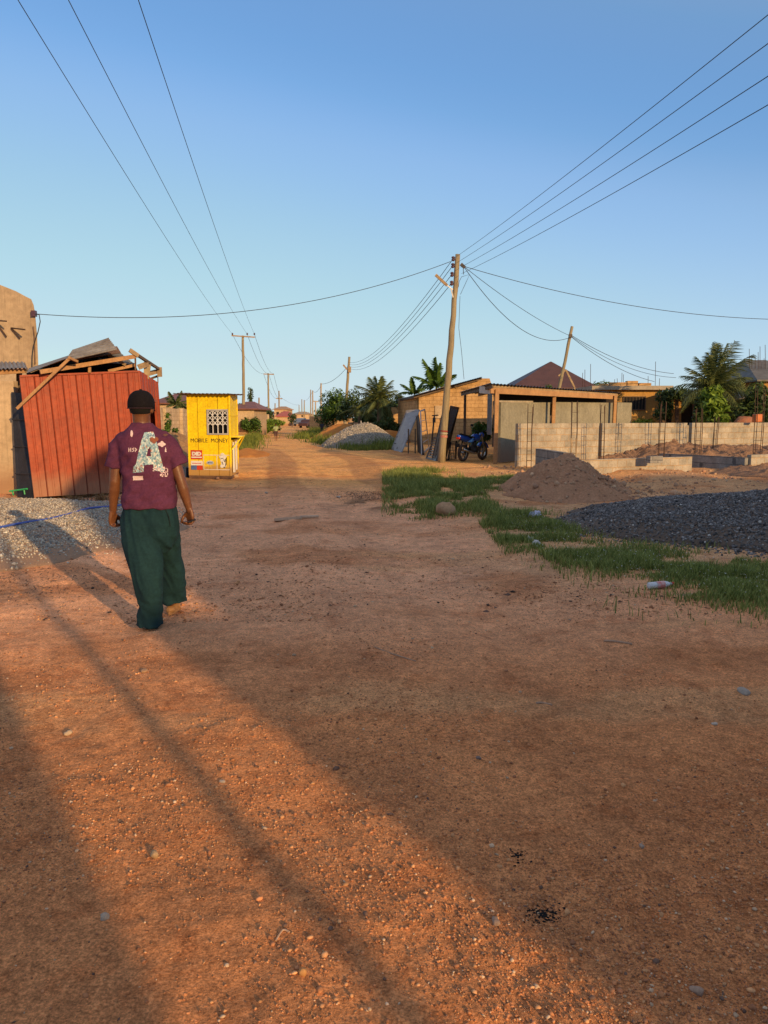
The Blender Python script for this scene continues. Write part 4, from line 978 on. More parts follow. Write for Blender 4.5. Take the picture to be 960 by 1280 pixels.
bush('distant_tree', 'narrow upright tree behind the pale house left of the road', 'tree', XY(313.5, 85, 3.4), .35, .3, 1.5, 500, .12, LEAFD)
bush('distant_tree', 'tree tip rising above the middle of the yellow kiosk', 'tree', XY(264, 75, 3.0), 1.6, 1, .8, 700, .15, LEAFD)
bush('distant_tree', 'small dark tree beside the far pink-roofed house', 'tree', XY(365, 130, 1.4), .9, .8, 1.0, 500, .16, LEAFD)
# ================================================================== RIGHT SIDE
# orange block house with mono-pitch roof
root = thing('block_house', 'sunlit orange block house with sloping roof behind the big pole', 'house', XY(565, 46))
YH = 46
w = MB(); prof = [(523.5, 492), (560, 482), (597, 473), (612, 473), (616, 486)]
pts = [(P(a, b, YH).x, P(a, b, YH).z) for a, b in prof]; bot = [(XY(622, YH).x, 0), (XY(523.5, YH).x, 0)]
w.prism(pts+bot, lambda u, v, t: Vector((u, t, v)), YH, YH+.2); w.build('front_wall', BLOCKO, root)
w = MB(); a = XY(523.5, YH); b = XY(499, 57); wall_seg(w, (a.x, a.y+.2), (b.x, b.y), 0, P(0, 492, YH).z-.15, .2, z1b=P(0, 498, 57).z); w.build('side_wall', BLOCKO, root)
w = MB(); c0 = XY(622, YH); wall_seg(w, (c0.x-.1, YH+.2), (c0.x, YH+9), 0, P(0, 490, YH).z, .2); w.build('right_wall', BLOCKO, root)
w = MB(); e0, e1 = P(517, 494.5, YH-.5), P(603, 471, YH-.5); e3, e2 = P(496, 500, 58), P(592, 478, 58)
Fm = face_map(e0, e1, e3, e2, (0,0,1)); corrugated(w, Fm, 40, amp=.03, thick=.05); w.build('roof_sheet', ROOFG, root)
w = MB(); w.beam(P(518, 496, YH-.35), P(602, 473, YH-.35), .06, .16); w.beam(P(518, 496, YH-.4), P(498, 501, 57.5), .06, .14); w.build('fascia', WOODD, root)
w = MB(); w.box(P(549, 515, YH-.03), (.5, .06, .75)); w.build('shuttered_window', PLAST, root)
# small brick stub left of the house
w = MB(); w.box(XY(498, 60, 1.2), (1.1, .3, 2.4)); tag(w.build('brick_pillar', BLOCKO, loc=XY(498, 60)), 'short orange brick pier left of the block house in the shade of the palms', 'pier')

# open shed
root = thing('open_shed', 'open-fronted shed with timber posts and a thin flat roof right of the big pole', 'shed', XY(640, 27))
open_shed_root = root
FL, FR_ = Vector((3.55, 26.1, 2.74)), XY(777, 35.0, P(0, 491, 35.0).z); BL, BR = Vector((3.35, 34.6, 2.72)), Vector((FR_.x+.8, 42, 2.55))
w = MB(); Fm = face_map(FL, FR_, BL, BR, (0,0,1)); corrugated(w, Fm, 48, amp=.02, thick=.02); w.build('roof_sheet', ROOFG, root)
posts = [(619, 26.6), (690, 30.3), (766, 34.2)]
for px, Yp in posts:
    w = MB(); b0 = XY(px, Yp); w.beam(b0, b0+Vector((.02, 0, 2.56)), .13, .13); w.build('post', WOOD, root, bevel=.008)
w = MB(); b0 = XY(580.5, 33.5); w.beam(b0, b0+Vector((0, 0, 2.6)), .10, .10); w.build('post', WOODD, root)
w = MB(); a, b = XY(613, 26.45, P(0, 488, 26.45).z), XY(771, 34.6, P(0, 496.5, 34.6).z); w.beam(a, b, .06, .20); w.build('fascia', WOOD, root, bevel=.006)
w = MB(); w.beam(a+Vector((.02,.03,.14)), b+Vector((0,.03,.12)), .05, .07); w.build('purlin', WOODG, root)
for t in (.12, .34, .56, .78, .97):
    w = MB(); p0 = FL.lerp(FR_, t)-Zv*.08; p1 = BL.lerp(BR, t)-Zv*.08; w.beam(p0+Vector((0,.2,0)), p1, .06, .10); w.build('rafter', WOODG, root)
w = MB(); w.beam(FL-Zv*.1+Vector((.1,0,0)), BL-Zv*.1+Vector((.1,0,0)), .05, .12); w.build('edge_board', WOODD, root)
w = MB(); w.beam(Vector((3.45,28,2.60)), Vector((3.9,26.9,2.52)), .04, .25); w.build('loose_board', STEELL, root)
w = MB(); Fm = face_map(Vector((3.74,26.9,1.0)), Vector((3.74,28.0,1.0)), Vector((3.74,26.9,2.45)), Vector((3.74,28.0,2.45)), (-1,0,0)); corrugated(w, Fm, 12, amp=.02); w.build('side_sheet', STEELB, root)
for (pa, Ya_, pb_, Yb_, h0, h1) in ((623, 27.6, 684, 30.9, 2.13, 2.20), (690.5, 31.2, 762, 34.7, 2.22, 2.26), (768, 35.0, 786, 35.7, 2.28, 2.28)):
    w = MB(); a, b = XY(pa, Ya_), XY(pb_, Yb_); wall_seg(w, a, b, 0, h0, .13, z1b=h1); w.build('rendered_wall', GREYR, root)
w = MB(); a, b = XY(621.5, 27.45, 2.17), XY(664, 29.7, 2.20); w.beam(a, b, .16, .07); w.build('coping', CONC, root)
w = MB(); w.beam(XY(664.5, 29.6), XY(664.5, 29.6, 2.2), .05, .05); w.build('stud', WOODG, root)
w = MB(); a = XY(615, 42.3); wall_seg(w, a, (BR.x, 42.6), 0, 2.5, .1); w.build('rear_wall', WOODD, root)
# leafy plant inside shed mouth
bush('leafy_shrub', 'dark broad-leaved bush behind the blue motorcycle', 'shrub', XY(603, 31, .75), .55, .6, .75, 900, .10, LEAFG, nc=10)

# block boundary wall: bays between piers
ish = open_shed_root
w = MB(); wall_seg(w, XY(623, 28.9), XY(768, 35.9), 1.7, 2.60, .05); w.build('shade_panel', mat('shed_gap_shade', (.035,.025,.02), None, 4, bump=.2), ish)  # near-black panel stands for the shadow gap under the shed roof
root = thing('block_wall', 'unfinished sandcrete block wall in open bays behind the empty plot', 'wall', XY(645, 24.8))
def wl(px):  # wall line
    t = (px-645)/(960-645); a, b = XY(645, 25.0), XY(960, 30.0); lo, hi = 0., 1.6
    for _ in range(40):
        m_ = (lo+hi)/2; q_ = a.lerp(b, m_)
        if 480+FPX*q_.x/(q_.y*CT+CAM_H*ST) < px: lo = m_
        else: hi = m_
    return a.lerp(b, lo)
for (p0, p1) in ((645, 745), (749.5, 855), (861, 1060)):
    w = MB(); a, b = wl(p0), wl(p1); wall_seg(w, a, b, -.05, 1.41, .15); w.build('block_bay', BLOCK, root)
for px in (747.3, 858):
    w = MB(); a = wl(px)+Vector((.05, .14, 0)); w.box(a+Zv*.66, (.22, .10, 1.32)); w.build('pier', CONC, root)
# foundation of low blocks
root = thing('foundation_wall', 'low foundation walls of grey blocks behind the brown sand heap', 'wall', Vector((5.0, 21.2, 0)))
segs = [((4.80, 24.0), (5.02, 21.2), BLOCKG, .645), ((5.12, 21.15), (9.2, 23.1), BLOCK, .44), ((9.2, 25.6), (10.8, 22.9), BLOCKG, .42), ((10.9, 22.95), (15.5, 25.0), BLOCK, .5)]  # shade put in the colour: greyer block on runs turned from the sun
for a, b, m_, h_ in segs:
    w = MB(); wall_seg(w, a, b, -.05, h_, .15); w.build('block_course', m_, root)
for px, py, l in ((826, 573, 'grey block lying alone on the plot rubble'),):
    w = MB(); q_ = G(px, py, .3); w.box(XY(818, 21.8, .42), (.42, .2, .2), rz=.3); tag(w.build('loose_block', BLOCKG, loc=XY(818, 21.8), bevel=.01), l, 'block')
# rebar cages
def cage(px, Yc, ytop, spread, label, nb=4):
    b0 = XY(px, Yc); zt_ = P(px, ytop, Yc).z; root = thing('rebar_cage', label, 'rebar', b0, 'rebar cages standing along the plot')
    for k in range(nb):
        a = k*math.pi/2+.6; o_ = Vector((math.cos(a)*spread, math.sin(a)*spread, 0)); rs = random.Random(int(px)*7+k)
        w = MB(); h_ = zt_*rs.uniform(.93, 1.0); w.tube([b0+o_, b0+o_+Vector((rs.uniform(-.02,.02), 0, h_*.6)), b0+o_+Vector((rs.uniform(-.05,.05), 0, h_))], .011, 5); w.build('bar', REBAR, root)
    w = MB(); z = .25
    while z < zt_*.85:
        for k in range(nb):
            a0, a1 = k*math.pi/2+.6, (k+1)*math.pi/2+.6
            w.beam(b0+Vector((math.cos(a0)*spread, math.sin(a0)*spread, z)), b0+Vector((math.cos(a1)*spread, math.sin(a1)*spread, z)), .008, .008)
        z += .3
    w.build('stirrups', REBAR, root)
cage(661, 24.4, 503, .10, 'rusty rebar cage at the left end of the block wall')
cage(716, 22.9, 497, .11, 'rusty rebar cage right behind the brown sand heap')
cage(752, 25.4, 503, .09, 'rebar cage beside the first gap of the block wall')
cage(826, 25.2, 499, .12, 'rebar cage between the two gaps of the block wall')
cage(871, 25.6, 508, .13, 'rebar cage in front of the bright shrub')
cage(892, 27.0, 520, .08, 'short rebar cage right of the bright shrub')
cage(946, 25.4, 480, .15, 'tallest rebar cage at the right edge of the plot')
w = MB(); 
for px in (714, 720): w.beam(XY(px, 22.5), XY(px, 22.5, 1.0), .03, .03)
tag(w.build('formwork_pegs', WOODG, loc=XY(717, 22.5)), 'pair of pale timber pegs at the foundation corner', 'pegs')

# houses on the right
hip_house('village_house', 'house with big dark brown hipped roof behind the open shed', 641, 741, 58, 452, 486, PLAST, ROOFB, 9, apex=(XY(686, 62.5).x-.05, XY(686, 62.5).x+.05), over=.3)
o = hip_house('village_house', 'ochre flat-roofed house with barred window right of the open shed', 745, 825, 44, 482.5, 487.5, OCHRE, CONC, 8, over=.45, windows=((777, 804, 496, 512),), flat=True)
w = MB()
for (dx, dz, sx, sz) in ((-.6, .12, .9, .2), (.2, .16, .6, .28), (.9, .1, .7, .16), (-1.4, .08, .5, .12)):
    c0 = P(785, 482.5, 44.3); w.box(c0+Vector((dx, 0, dz-.02)), (sx, .4, sz), rz=.1*dx)
w.build('parapet_blocks', BLOCKO, o)
rs = random.Random(5)
for px, yt in ((731, 462), (738, 455), (728, 466), (777, 466), (779, 468), (819, 452), (772, 473), (755, 474), (824, 473), (810, 470), (768, 474)):
    w = MB(); b0 = P(px, 484, 45); w.tube([b0, P(px+rs.uniform(-.6,.6), yt, 45)], .014, 4); w.build('starter_bar', REBAR, o)
root = thing('porch', 'shaded vine-covered porch between the ochre house and the palm', 'porch', XY(845, 42))
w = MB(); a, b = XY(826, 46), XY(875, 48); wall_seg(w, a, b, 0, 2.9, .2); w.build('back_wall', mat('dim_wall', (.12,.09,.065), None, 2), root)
w = MB()
for px in (829, 846, 868): w.beam(XY(px, 42), XY(px, 42, 2.9), .16, .16)
w.build('posts', WOODD, root)
w = MB(); w.hexa([XY(826, 41.6, 2.75), XY(872, 41.6, 2.75), XY(878, 48, 2.9), XY(826, 48, 2.9), XY(826, 41.6, 2.9), XY(872, 41.6, 2.9), XY(878, 48, 3.05), XY(826, 48, 3.05)]); w.build('roof', ROOFG, root)
v, f, col = leafcloud([(XY(px, 41.4, z), (.55, .25, .35)) for px, z in ((830,2.7),(838,2.85),(848,2.9),(858,2.8),(866,2.7),(833,2.2),(828,1.8))], 1500, .09, droop=.5); link_mesh('vine', fast_mesh('vine', v, f, col), LEAFD, root)
w = MB(); w.beam(XY(845.5, 43.5, 0), XY(845.5, 43.5, 2.6), .5, .1); w.build('door', OCHRE, root)
root = hip_house('village_house', 'right edge house with grey sheet roof and orange wall', 946, 1020, 40, 450, 477, OCHRE, ROOFG, 8, over=.35)
for px, yt in ((937, 436), (944, 446), (948, 440), (950, 433), (955, 448), (957, 431), (940, 444), (962, 440), (952, 452)):
    w = MB(); b0 = P(px, 472, 42); w.tube([b0, P(px+rs.uniform(-.6,.6), yt, 42)], .014, 4); w.build('starter_bar', REBAR, root)
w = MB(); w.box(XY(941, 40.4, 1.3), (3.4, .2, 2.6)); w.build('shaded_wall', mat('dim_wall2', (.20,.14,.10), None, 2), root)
w = MB(); w.hexa([XY(905, 38.2, 2.35), XY(960, 38.2, 2.75), XY(960, 40.4, 3.1), XY(905, 40.4, 2.75), XY(905, 38.2, 2.40), XY(960, 38.2, 2.80), XY(960, 40.4, 3.15), XY(905, 40.4, 2.80)]); w.build('porch_roof', ROOFG, root)
# rubbish behind the wall at right
heap('rubble_heap', (XY(928, 33.5).x, 33.5), 1.5, .9, 1.75, soil_mat('red_rubble', (.45,.16,.08), (.30,.17,.11), 4), 'reddish rubble heap showing over the block wall at the right', 'rubble heap', 31, .1, .6, n=60)
w = MB(); w.box(XY(947, 29.0, 1.58), (.30, .25, .30), rz=.2); tag(w.build('clay_pot', mat('orange_bucket', (.60,.17,.05), None, 6, rough=.5, bump=.05), loc=XY(947, 29.0, 1.41), bevel=.03), 'orange bucket sitting on the block wall by the tallest rebar cage', 'bucket')

# plants on the right
palm('coconut_palm', 'large shaggy coconut palm rising over the block wall at the right', XY(889, 38), 2.9, 2.45, 30, seed=9, droop=(.12, 1.05), tr=.2, elev=(-.15, 1.45), wd=.045, leaf=.30)
palm('coconut_palm', 'smaller darker palm at the right edge behind the large one', XY(928, 39.5), 1.7, 2.4, 20, LEAFP, seed=12, droop=(.3, 1.3), tr=.18, elev=(-.1, 1.2), wd=.045)
bush('leafy_shrub', 'bright yellow green broad-leaved shrub behind the block wall', 'shrub', XY(893, 33.0, 1.9), .80, .7, 1.15, 1100, .155, LEAFB, nc=16, k=.4)
bush('vine_mound', 'dark tangled vine mound left of the right edge house', 'shrub', XY(940, 36.5, 2.1), 1.15, 1.0, 1.35, 2600, .12, LEAFD, nc=14)
bush('leafy_shrub', 'small green plant against the ochre house wall', 'shrub', XY(810, 42.5, 1.0), 1.1, .5, .55, 800, .12, LEAFB, nc=9)
bush('leafy_shrub', 'dark shrub in the porch shade left of the bright shrub', 'shrub', XY(873, 36, 1.5), .45, .5, 1.2, 900, .1, LEAFD, nc=9)
bush('leafy_shrub', 'small bush in front of the brown hipped roof', 'shrub', XY(684, 50, 3.1), .5, .5, .75, 450, .1, LEAFG, nc=7)
bush('leafy_shrub', 'tree tips behind the ochre house roof', 'tree', XY(760, 60, 3.9), 1.6, 1, .55, 700, .14, LEAFG, nc=8)
bush('distant_tree', 'round leafy green tree at the right of the road end', 'tree', XY(415, 72, 2.5), 1.75, 1.5, 1.75, 5200, .13, LEAFG, nc=20)
bush('distant_tree', 'darker tree joined to the left side of the tall palm', 'tree', XY(446, 66, 2.2), 1.5, 1.4, 1.75, 4200, .14, LEAFD, nc=18)
bush('distant_tree', 'dark spreading tree behind the tall palm', 'tree', XY(478, 66, 2.1), 1.9, 1.3, 1.6, 4200, .15, LEAFD, nc=18)
bush('distant_tree', 'dark shrub mass between the palm and the block house', 'shrub', XY(500, 62, 2.0), 1.0, 1, 1.5, 2200, .14, LEAFD, nc=12)
bush('distant_tree', 'low shaded shrub behind the leaning steel panels', 'shrub', XY(484, 54, .9), 1.4, 1, .8, 1600, .12, LEAFD, nc=12)
palm('coconut_palm', 'tall drooping palm on the right side of the road', XY(474, 56), 2.7, 2.2, 26, seed=21, droop=(.3, 1.5), tr=.17, elev=(-.3, 1.4), wd=.055)
palm('small_palm', 'small arching palm left of the tall drooping palm', XY(449, 62), 2.0, 2.0, 9, LEAFP, seed=23, droop=(.9, 1.3), tr=.12, elev=(.2, .8), wd=.05)
palm('plantain_plant', 'large plantain plant above the roof of the orange block house', XY(545, 55), 3.6, 2.3, 13, LEAFG, seed=31, wd=.10, elev=(.15, 1.45), droop=(.2, .7), leaf=.24, cat='plant')
palm('plantain_plant', 'smaller plantain plant at the left end of the block house roof', XY(518, 60), 3.3, 1.7, 8, LEAFG, seed=37, wd=.10, elev=(.2, 1.3), droop=(.3, .9), leaf=.24, cat='plant')
# far hazy tree line each side of the road end
for k, (px, Y_, r_, h_) in enumerate(((352, 260, 6, 2.2), (380, 330, 9, 2.5), (404, 300, 7, 3.2), (300, 240, 8, 3), (270, 220, 8, 3.5), (330, 300, 9, 2.5))):
    lab = ['hazy tree left of the far pink house', 'hazy low trees closing the road end', 'hazy tree right of the road end', 'hazy tree behind the wooden pole past the kiosk', 'hazy tree line behind the yellow kiosk', 'hazy tree between the two nearest left poles'][k]
    bush('distant_tree', lab, 'tree', XY(px, Y_, h_*.5), r_*.8, 2, h_, 700, .5, LEAFG, nc=10, trunk=False)

# ------------------------------------------------------------------ leaning steel panels
def panel(label, bl, br, tl, tr, m, kind='slats', rows=6, cols=2, t=.05, name='steel_panel'):
    bl, br, tl, tr = map(Vector, (bl, br, tl, tr)); n = (br-bl).cross(tl-bl).normalized(); F_ = face_map(bl, br, tl, tr, n)
    root = thing(name, label, 'steel door', (bl+br)/2, 'steel doors and frames leaning near the big pole')
    w = MB(); e = .05
    for a in ((0, e, 0, 1), (1-e, 1, 0, 1), (0, 1, 0, e*.6), (0, 1, 1-e*.6, 1)): slab(w, F_, *a, -t/2, t/2)
    w.build('frame', m, root)
    if kind == 'sheet':
        w = MB(); slab(w, F_, e, 1-e, e*.6, 1-e*.6, -.008, .008); w.build('sheet', m, root)
        w = MB()
        for k in range(1, rows): slab(w, F_, e, 1-e, k/rows-.014, k/rows+.014, -.022, .022)
        for k in range(1, cols): slab(w, F_, k/cols-.03, k/cols+.03, e, 1-e, -.024, .024)
        w.build('raised_grid', STEELD, root)
    if kind == 'slats':
        w = MB()
        for k in range(rows): v0 = (k+.3)/rows; slab(w, F_, e, 1-e, v0, v0+.45/rows, -.012, .012)
        w.build('slats', m, root)
    if kind == 'bars':
        w = MB()
        for k in range(1, cols): slab(w, F_, k/cols-.015, k/cols+.015, e, 1-e, -.01, .01)
        for k in range(1, rows): slab(w, F_, e, 1-e, k/rows-.006, k/rows+.006, -.014, .014)
        w.build('bars', m, root)
    return root
def GP(px, py): return G(px, py)
panel('pale grey panelled steel door leaning left of the others', G(489.5, 562), G(502, 566), P(508.5, 513, 37.2), P(524.5, 512, 36.8), mat('pale_panel', (.42,.42,.42), (.30,.30,.31), 5, rough=.6, bump=.2), 'sheet', 6, 2)
panel('dark sheet steel door leaning against the pale grey one', G(530, 569), G(522.5, 565.5), P(523, 519, 35.6), P(521, 520, 36.6), STEELD, 'sheet', 5, 1)
panel('thin open steel frame between the dark doors', G(527, 569), G(536.5, 560), P(525.5, 513, 34.5), P(531, 511, 35.6), STEELL, 'bars', 4, 1, .04)
panel('bluish louvred steel door at the foot of the big pole', G(532.5, 573), G(545, 576.5), P(543, 546, 29.2), P(553, 547, 28.8), STEELB, 'slats', 9, 1)
panel('dark steel door leaning on the big pole from the left', G(540, 575), G(548, 577), P(552.5, 519, 28.6), P(557, 514, 28.2), STEELD, 'sheet', 6, 2)
panel('tall dark steel door leaning behind the big pole', G(551, 575.5), G(557, 573.5), P(563.5, 507, 28.9), P(573.5, 509, 28.6), STEELD, 'sheet', 7, 1)
panel('dark steel window guard low beside the blue motorcycle', G(560, 575.5), G(570, 573.5), P(563, 552, 29.6), P(571, 551, 29.8), STEELD, 'bars', 6, 5)
w = MB(); b0 = G(538, 569); w.tube([b0, P(543, 519.5, b0.y)], .035, 8); w.tube([P(540, 519.5, b0.y), P(548, 519, b0.y)], .03, 6); w.box(P(542.6, 525, b0.y), (.12, .12, .2))
tag(w.build('pump_stand', STEELD, loc=b0), 'dark iron standpipe with a crossbar among the steel doors', 'standpipe')
w = MB(); q_ = [G(511, 566), G(511, 545, .9)]
for px in (510.5, 519): b0 = G(px, 567); w.beam(b0, b0+Vector((0,.05,1.1)), .06, .06)
w.beam(G(509, 566)+Zv*.55, G(520, 567)+Zv*.55, .05, .05)
tag(w.build('timber_trestle', WOODD, loc=G(515, 567)), 'dark timber trestle under the pale grey steel door', 'trestle')

# ------------------------------------------------------------------ motorcycle (local +x = forward)
mc = thing('motorcycle', 'blue motorcycle parked at the mouth of the open shed', 'motorcycle', (0,0,0))
BLUE = mat('blue_gloss', (.02,.11,.55), (.015,.08,.42), 3, rough=.25, bump=0, coat=.6, spec=.5)
BLK = mat('black_rubber', (.02,.02,.02), None, 8, rough=.8, bump=.1); CHR = mat('chrome', (.6,.58,.54), None, 8, rough=.25, metal=.9, bump=0)
DUSTY = mat('dusty_tyre', (.20,.12,.08), (.05,.04,.035), 6, rough=.9, bump=.2); REDG = mat('red_lens', (.55,.04,.02), None, 8, rough=.3, bump=0)
def ring(mb, c, R0, r, n=28, k=8, sy=1.0, mi=0):
    base = len(mb.v)
    for i in range(n):
        a = 2*math.pi*i/n
        for j in range(k):
            b = 2*math.pi*j/k; rr = R0+r*math.cos(b); mb.v.append((c[0]+rr*math.cos(a), c[1]+r*sy*math.sin(b), c[2]+rr*math.sin(a)))
    for i in range(n):
        for j in range(k): mb.f.append((base+i*k+j, base+((i+1)%n)*k+j, base+((i+1)%n)*k+(j+1)%k, base+i*k+(j+1)%k)); mb.m.append(mi)
for x in (-.62, .66):
    w = MB(); w.tube([(x, -.05, .30), (x, .05, .30)], .045, 12)
    for k in range(6):
        a = k*math.pi/3; w.beam((x, 0, .30), (x+.21*math.cos(a), 0, .30+.21*math.sin(a)), .03, .02, up=(0,1,0))
    wh = w.build('wheel', CHR, mc)
    w = MB(); ring(w, (x, 0, .30), .255, .052, sy=1.1); w.build('tyre', DUSTY, wh, smooth=True)
    w = MB(); ring(w, (x, 0, .30), .215, .022, sy=1.3); w.build('rim', CHR, wh, smooth=True)
w = MB(); w.tube([(.50,0,.86), (.30,0,.80), (.05,0,.50), (-.2,0,.38), (-.62,0,.30)], .025, 8); w.tube([(.30,0,.80), (-.2,0,.72), (-.75,0,.80)], .022, 8); w.tube([(-.2,0,.38), (-.25,0,.72)], .022, 8); w.tube([(-.62,.1,.30), (-.50,.1,.70)], .028, 8); w.tube([(-.62,-.1,.30), (-.50,-.1,.70)], .028, 8); w.build('frame', BLK, mc)
w = MB(); w.ell((0.02,0,.42), (.17,.13,.15)); w.ell((.08,0,.55), (.09,.1,.12)); w.tube([(.0,-.17,.38), (.0,.17,.38)], .09, 12); w.build('engine', STEELD, mc, smooth=True)
w = MB(); w.ell((.20,0,.80), (.27,.145,.135), 18, 12); w.ell((.02,0,.76), (.2,.11,.09), 16, 10); w.build('fuel_tank', BLUE, mc, smooth=True)
w = MB(); w.ringloft([[(x, y*s, z0+z*s2) for y, z in ((-.13,-.05),(-.14,.02),(-.1,.07),(0,.08),(.1,.07),(.14,.02),(.13,-.05),(0,-.08))] for x, s, s2, z0 in ((-.1,.75,1,.70),(-.3,1.05,1.25,.72),(-.55,1.15,1.4,.76),(-.78,.8,1.0,.82),(-.95,.4,.5,.87))]); w.build('rear_cowl', BLUE, mc, smooth=True)
w = MB(); w.ringloft([[(x, y*s, z0+z) for y, z in ((-.13,0),(-.12,.045),(0,.06),(.12,.045),(.13,0),(0,-.02))] for x, s, z0 in ((.02,.6,.79),(-.15,1,.80),(-.4,1.1,.82),(-.6,1,.87),(-.76,.6,.90))]); w.build('seat', BLK, mc, smooth=True)
w = MB(); w.tube([(-.78,0,.80), (-.93,0,.66), (-1.0,0,.50)], .03, 6); w.box((-.97,0,.56), (.02,.16,.12)); w.build('rear_mudguard', BLK, mc)
w = MB(); w.box((-.95,0,.80), (.05,.14,.07)); w.build('tail_light', REDG, mc, bevel=.01)
w = MB(); w.tube([(.12,-.1,.45), (.15,-.16,.28), (-.1,-.17,.26), (-.35,-.17,.30), (-.85,-.18,.42)], [.022,.022,.025,.05,.045], 10); w.build('exhaust', CHR, mc, smooth=True)
w = MB()
for s in (-1, 1): w.tube([(.66, s*.07, .30), (.48, s*.07, .92)], .026, 8)
w.build('fork', CHR, mc)
w = MB(); w.ringloft([[(.66+.33*math.cos(a)*1.0, y, .30+.33*math.sin(a)) for y in (-.07, 0, .07)]+[(.66+.345*math.cos(a), y, .30+.345*math.sin(a)) for y in (.07, 0, -.07)] for a in [R(20+14*k) for k in range(10)]]); w.build('front_mudguard', BLUE, mc, smooth=True)
w = MB(); w.ell((.60,0,.88), (.09,.1,.1)); w.build('headlight_shell', BLUE, mc, smooth=True)
w = MB(); w.tube([(.46,-.36,1.02), (.50,-.2,1.04), (.50,0,.96), (.50,.2,1.04), (.46,.36,1.02)], .014, 8); w.build('handlebar', BLK, mc)
for s in (-1, 1):
    w = MB(); w.tube([(.48, s*.27, 1.03), (.50, s*.33, 1.18)], .007, 6); w.ell((.50, s*.35, 1.22), (.015,.07,.045)); w.build('mirror', BLK, mc)
w = MB(); w.tube([(-.05,.08,.3), (-.1,.28,.02)], .012, 6); w.build('side_stand', BLK, mc)
pm = G(586, 577.0); mc.location = (pm.x+.22, pm.y+.75, float(gz(pm.x, pm.y))); mc.rotation_euler = (0, R(0), R(52)); mc.scale = (1.08, 1.08, 1.08)

# ------------------------------------------------------------------ poles
def hpole(label, base, top, r0, r1, name='utility_pole', group='utility poles along the road', m=None, extra=None, n=12):
    root = thing(name, label, 'pole', base, group); rs = random.Random(int(base[0]*91)); w = MB(); k = 14
    base, top = Vector(base), Vector(top); L = (top-base).length
    pts = [base.lerp(top, i/k)+Vector((rs.uniform(-1,1), rs.uniform(-1,1), 0))*.0022*L for i in range(k+1)]; pts[0] = base-Zv*.1
    w.tube(pts, [(r0+(r1-r0)*i/k)*rs.uniform(.96, 1.04) for i in range(k+1)], n); w.build('shaft', m or POLEM, root, smooth=True)
    return root
def insulator(p, root, s=1.0, hor=False):
    w = MB(); p = Vector(p)
    prof = [(0, .018), (.02, .045), (.05, .05), (.06, .03), (.075, .03), (.085, .05), (.115, .045), (.13, .018)]
    w.ringloft([[p+Vector((math.cos(a)*r*s, math.sin(a)*r*s, (h-.065)*s)) for a in [j*math.pi/5 for j in range(10)]] for h, r in prof]); w.build('insulator', INSUL, root, smooth=True)
pb0 = G(552, 578); YB_ = pb0.y; ptop = P(572.5, 318, YB_)
bp = hpole('tall weathered wooden pole leaning slightly right in front of the block house', pb0, ptop, .135, .082, n=16)
ins = [P(x_, y_, YB_-.02) for x_, y_ in ((566.5, 323.5), (566, 332), (565, 343), (564.5, 354))]
for q_ in ins:
    insulator(q_, bp, 1.3)
w = MB()
for q_ in ins: w.beam(q_, q_+Vector((.14,0,0)), .03, .02)
w.build('rack_iron', STEELD, bp)
w = MB(); w.beam(P(544.5, 343.5, YB_-.1), P(559, 357, YB_-.1), .07, .09); w.build('bracket_arm', WOODG, bp)
w = MB(); w.beam(P(558, 356, YB_-.1), P(566, 362, YB_-.05), .025, .03); w.beam(P(563.5, 360, YB_-.1), P(566.5, 372, YB_-.1), .03, .04); w.build('arm_strap', STEELL, bp)
w = MB(); w.beam(P(576, 330, YB_-.05), P(581, 334.5, YB_-.05), .09, .10); w.build('service_clamp', STEELD, bp)
w = MB(); w.tube([P(573, 359, YB_-.15), P(574, 352, YB_-.2), P(577, 346, YB_-.2), P(587, 343, YB_-.2), P(582, 354, YB_-.2), P(575.5, 368, YB_-.14)], .008, 5); w.tube([P(579, 336, YB_-.1), P(579.5, 343, YB_-.1)], .012, 5); w.build('cable_loop', WIRE, bp)
w = MB(); w.tube([P(575, 370, YB_-.12), P(573.5, 410, YB_-.12), P(577, 440, YB_-.3), P(580, 474, YB_-.4)], .008, 5); w.build('hanging_cable', WIRE, bp)
def band(y0, y1, m_, nm):
    w = MB(); a = pb0.lerp(ptop, (578-y0)/260.); b = pb0.lerp(ptop, (578-y1)/260.)
    w.tube([a, b], .137, 16, cap=False); w.build(nm, m_, bp, smooth=True)
band(546, 543, mat('poster_faded', (.40,.10,.07), (.5,.3,.25), 20, bump=0), 'red_notice'); band(541.2, 540, mat('poster_dull', (.5,.45,.38), None, 9, bump=0), 'white_notice'); band(538.5, 537, mat('poster_maroon', (.35,.05,.05), None, 5, bump=0), 'red_notice')
# leaning pole
lp0 = XY(692, 38); lp1 = P(715.5, 408, 38); lp0 = Vector(lp1).lerp(P(694.5, 485, 38), 1.55)
lp = hpole('thin pole leaning right above the brown hipped roof', (lp0.x, 38, 0), lp1, .10, .07)
w = MB(); w.box(P(713, 420, 37.9), (.16, .14, .16)); w.build('cable_clamp', STEELD, lp)
w = MB(); w.beam(P(698, 470, 38), P(707, 462.5, 38), .07, .07); w.beam(P(707, 462, 38), P(718, 484, 38), .08, .08); w.beam(P(718, 484, 38), XY(722, 38), .08, .08); w.build('brace', WOODG, lp)
# far right pole, leaning
rp0 = XY(430.5, 80); rp1 = P(436.5, 446, 80)
rp = hpole('distant pale pole leaning right beside the green roadside trees', rp0, rp1, .17, .12)
w = MB(); w.beam(P(429, 456, 79.8), P(434, 462, 79.8), .12, .16); w.box(P(437, 462, 79.8), (.3, .2, .6)); w.build('bracket_arm', WOODG, rp)
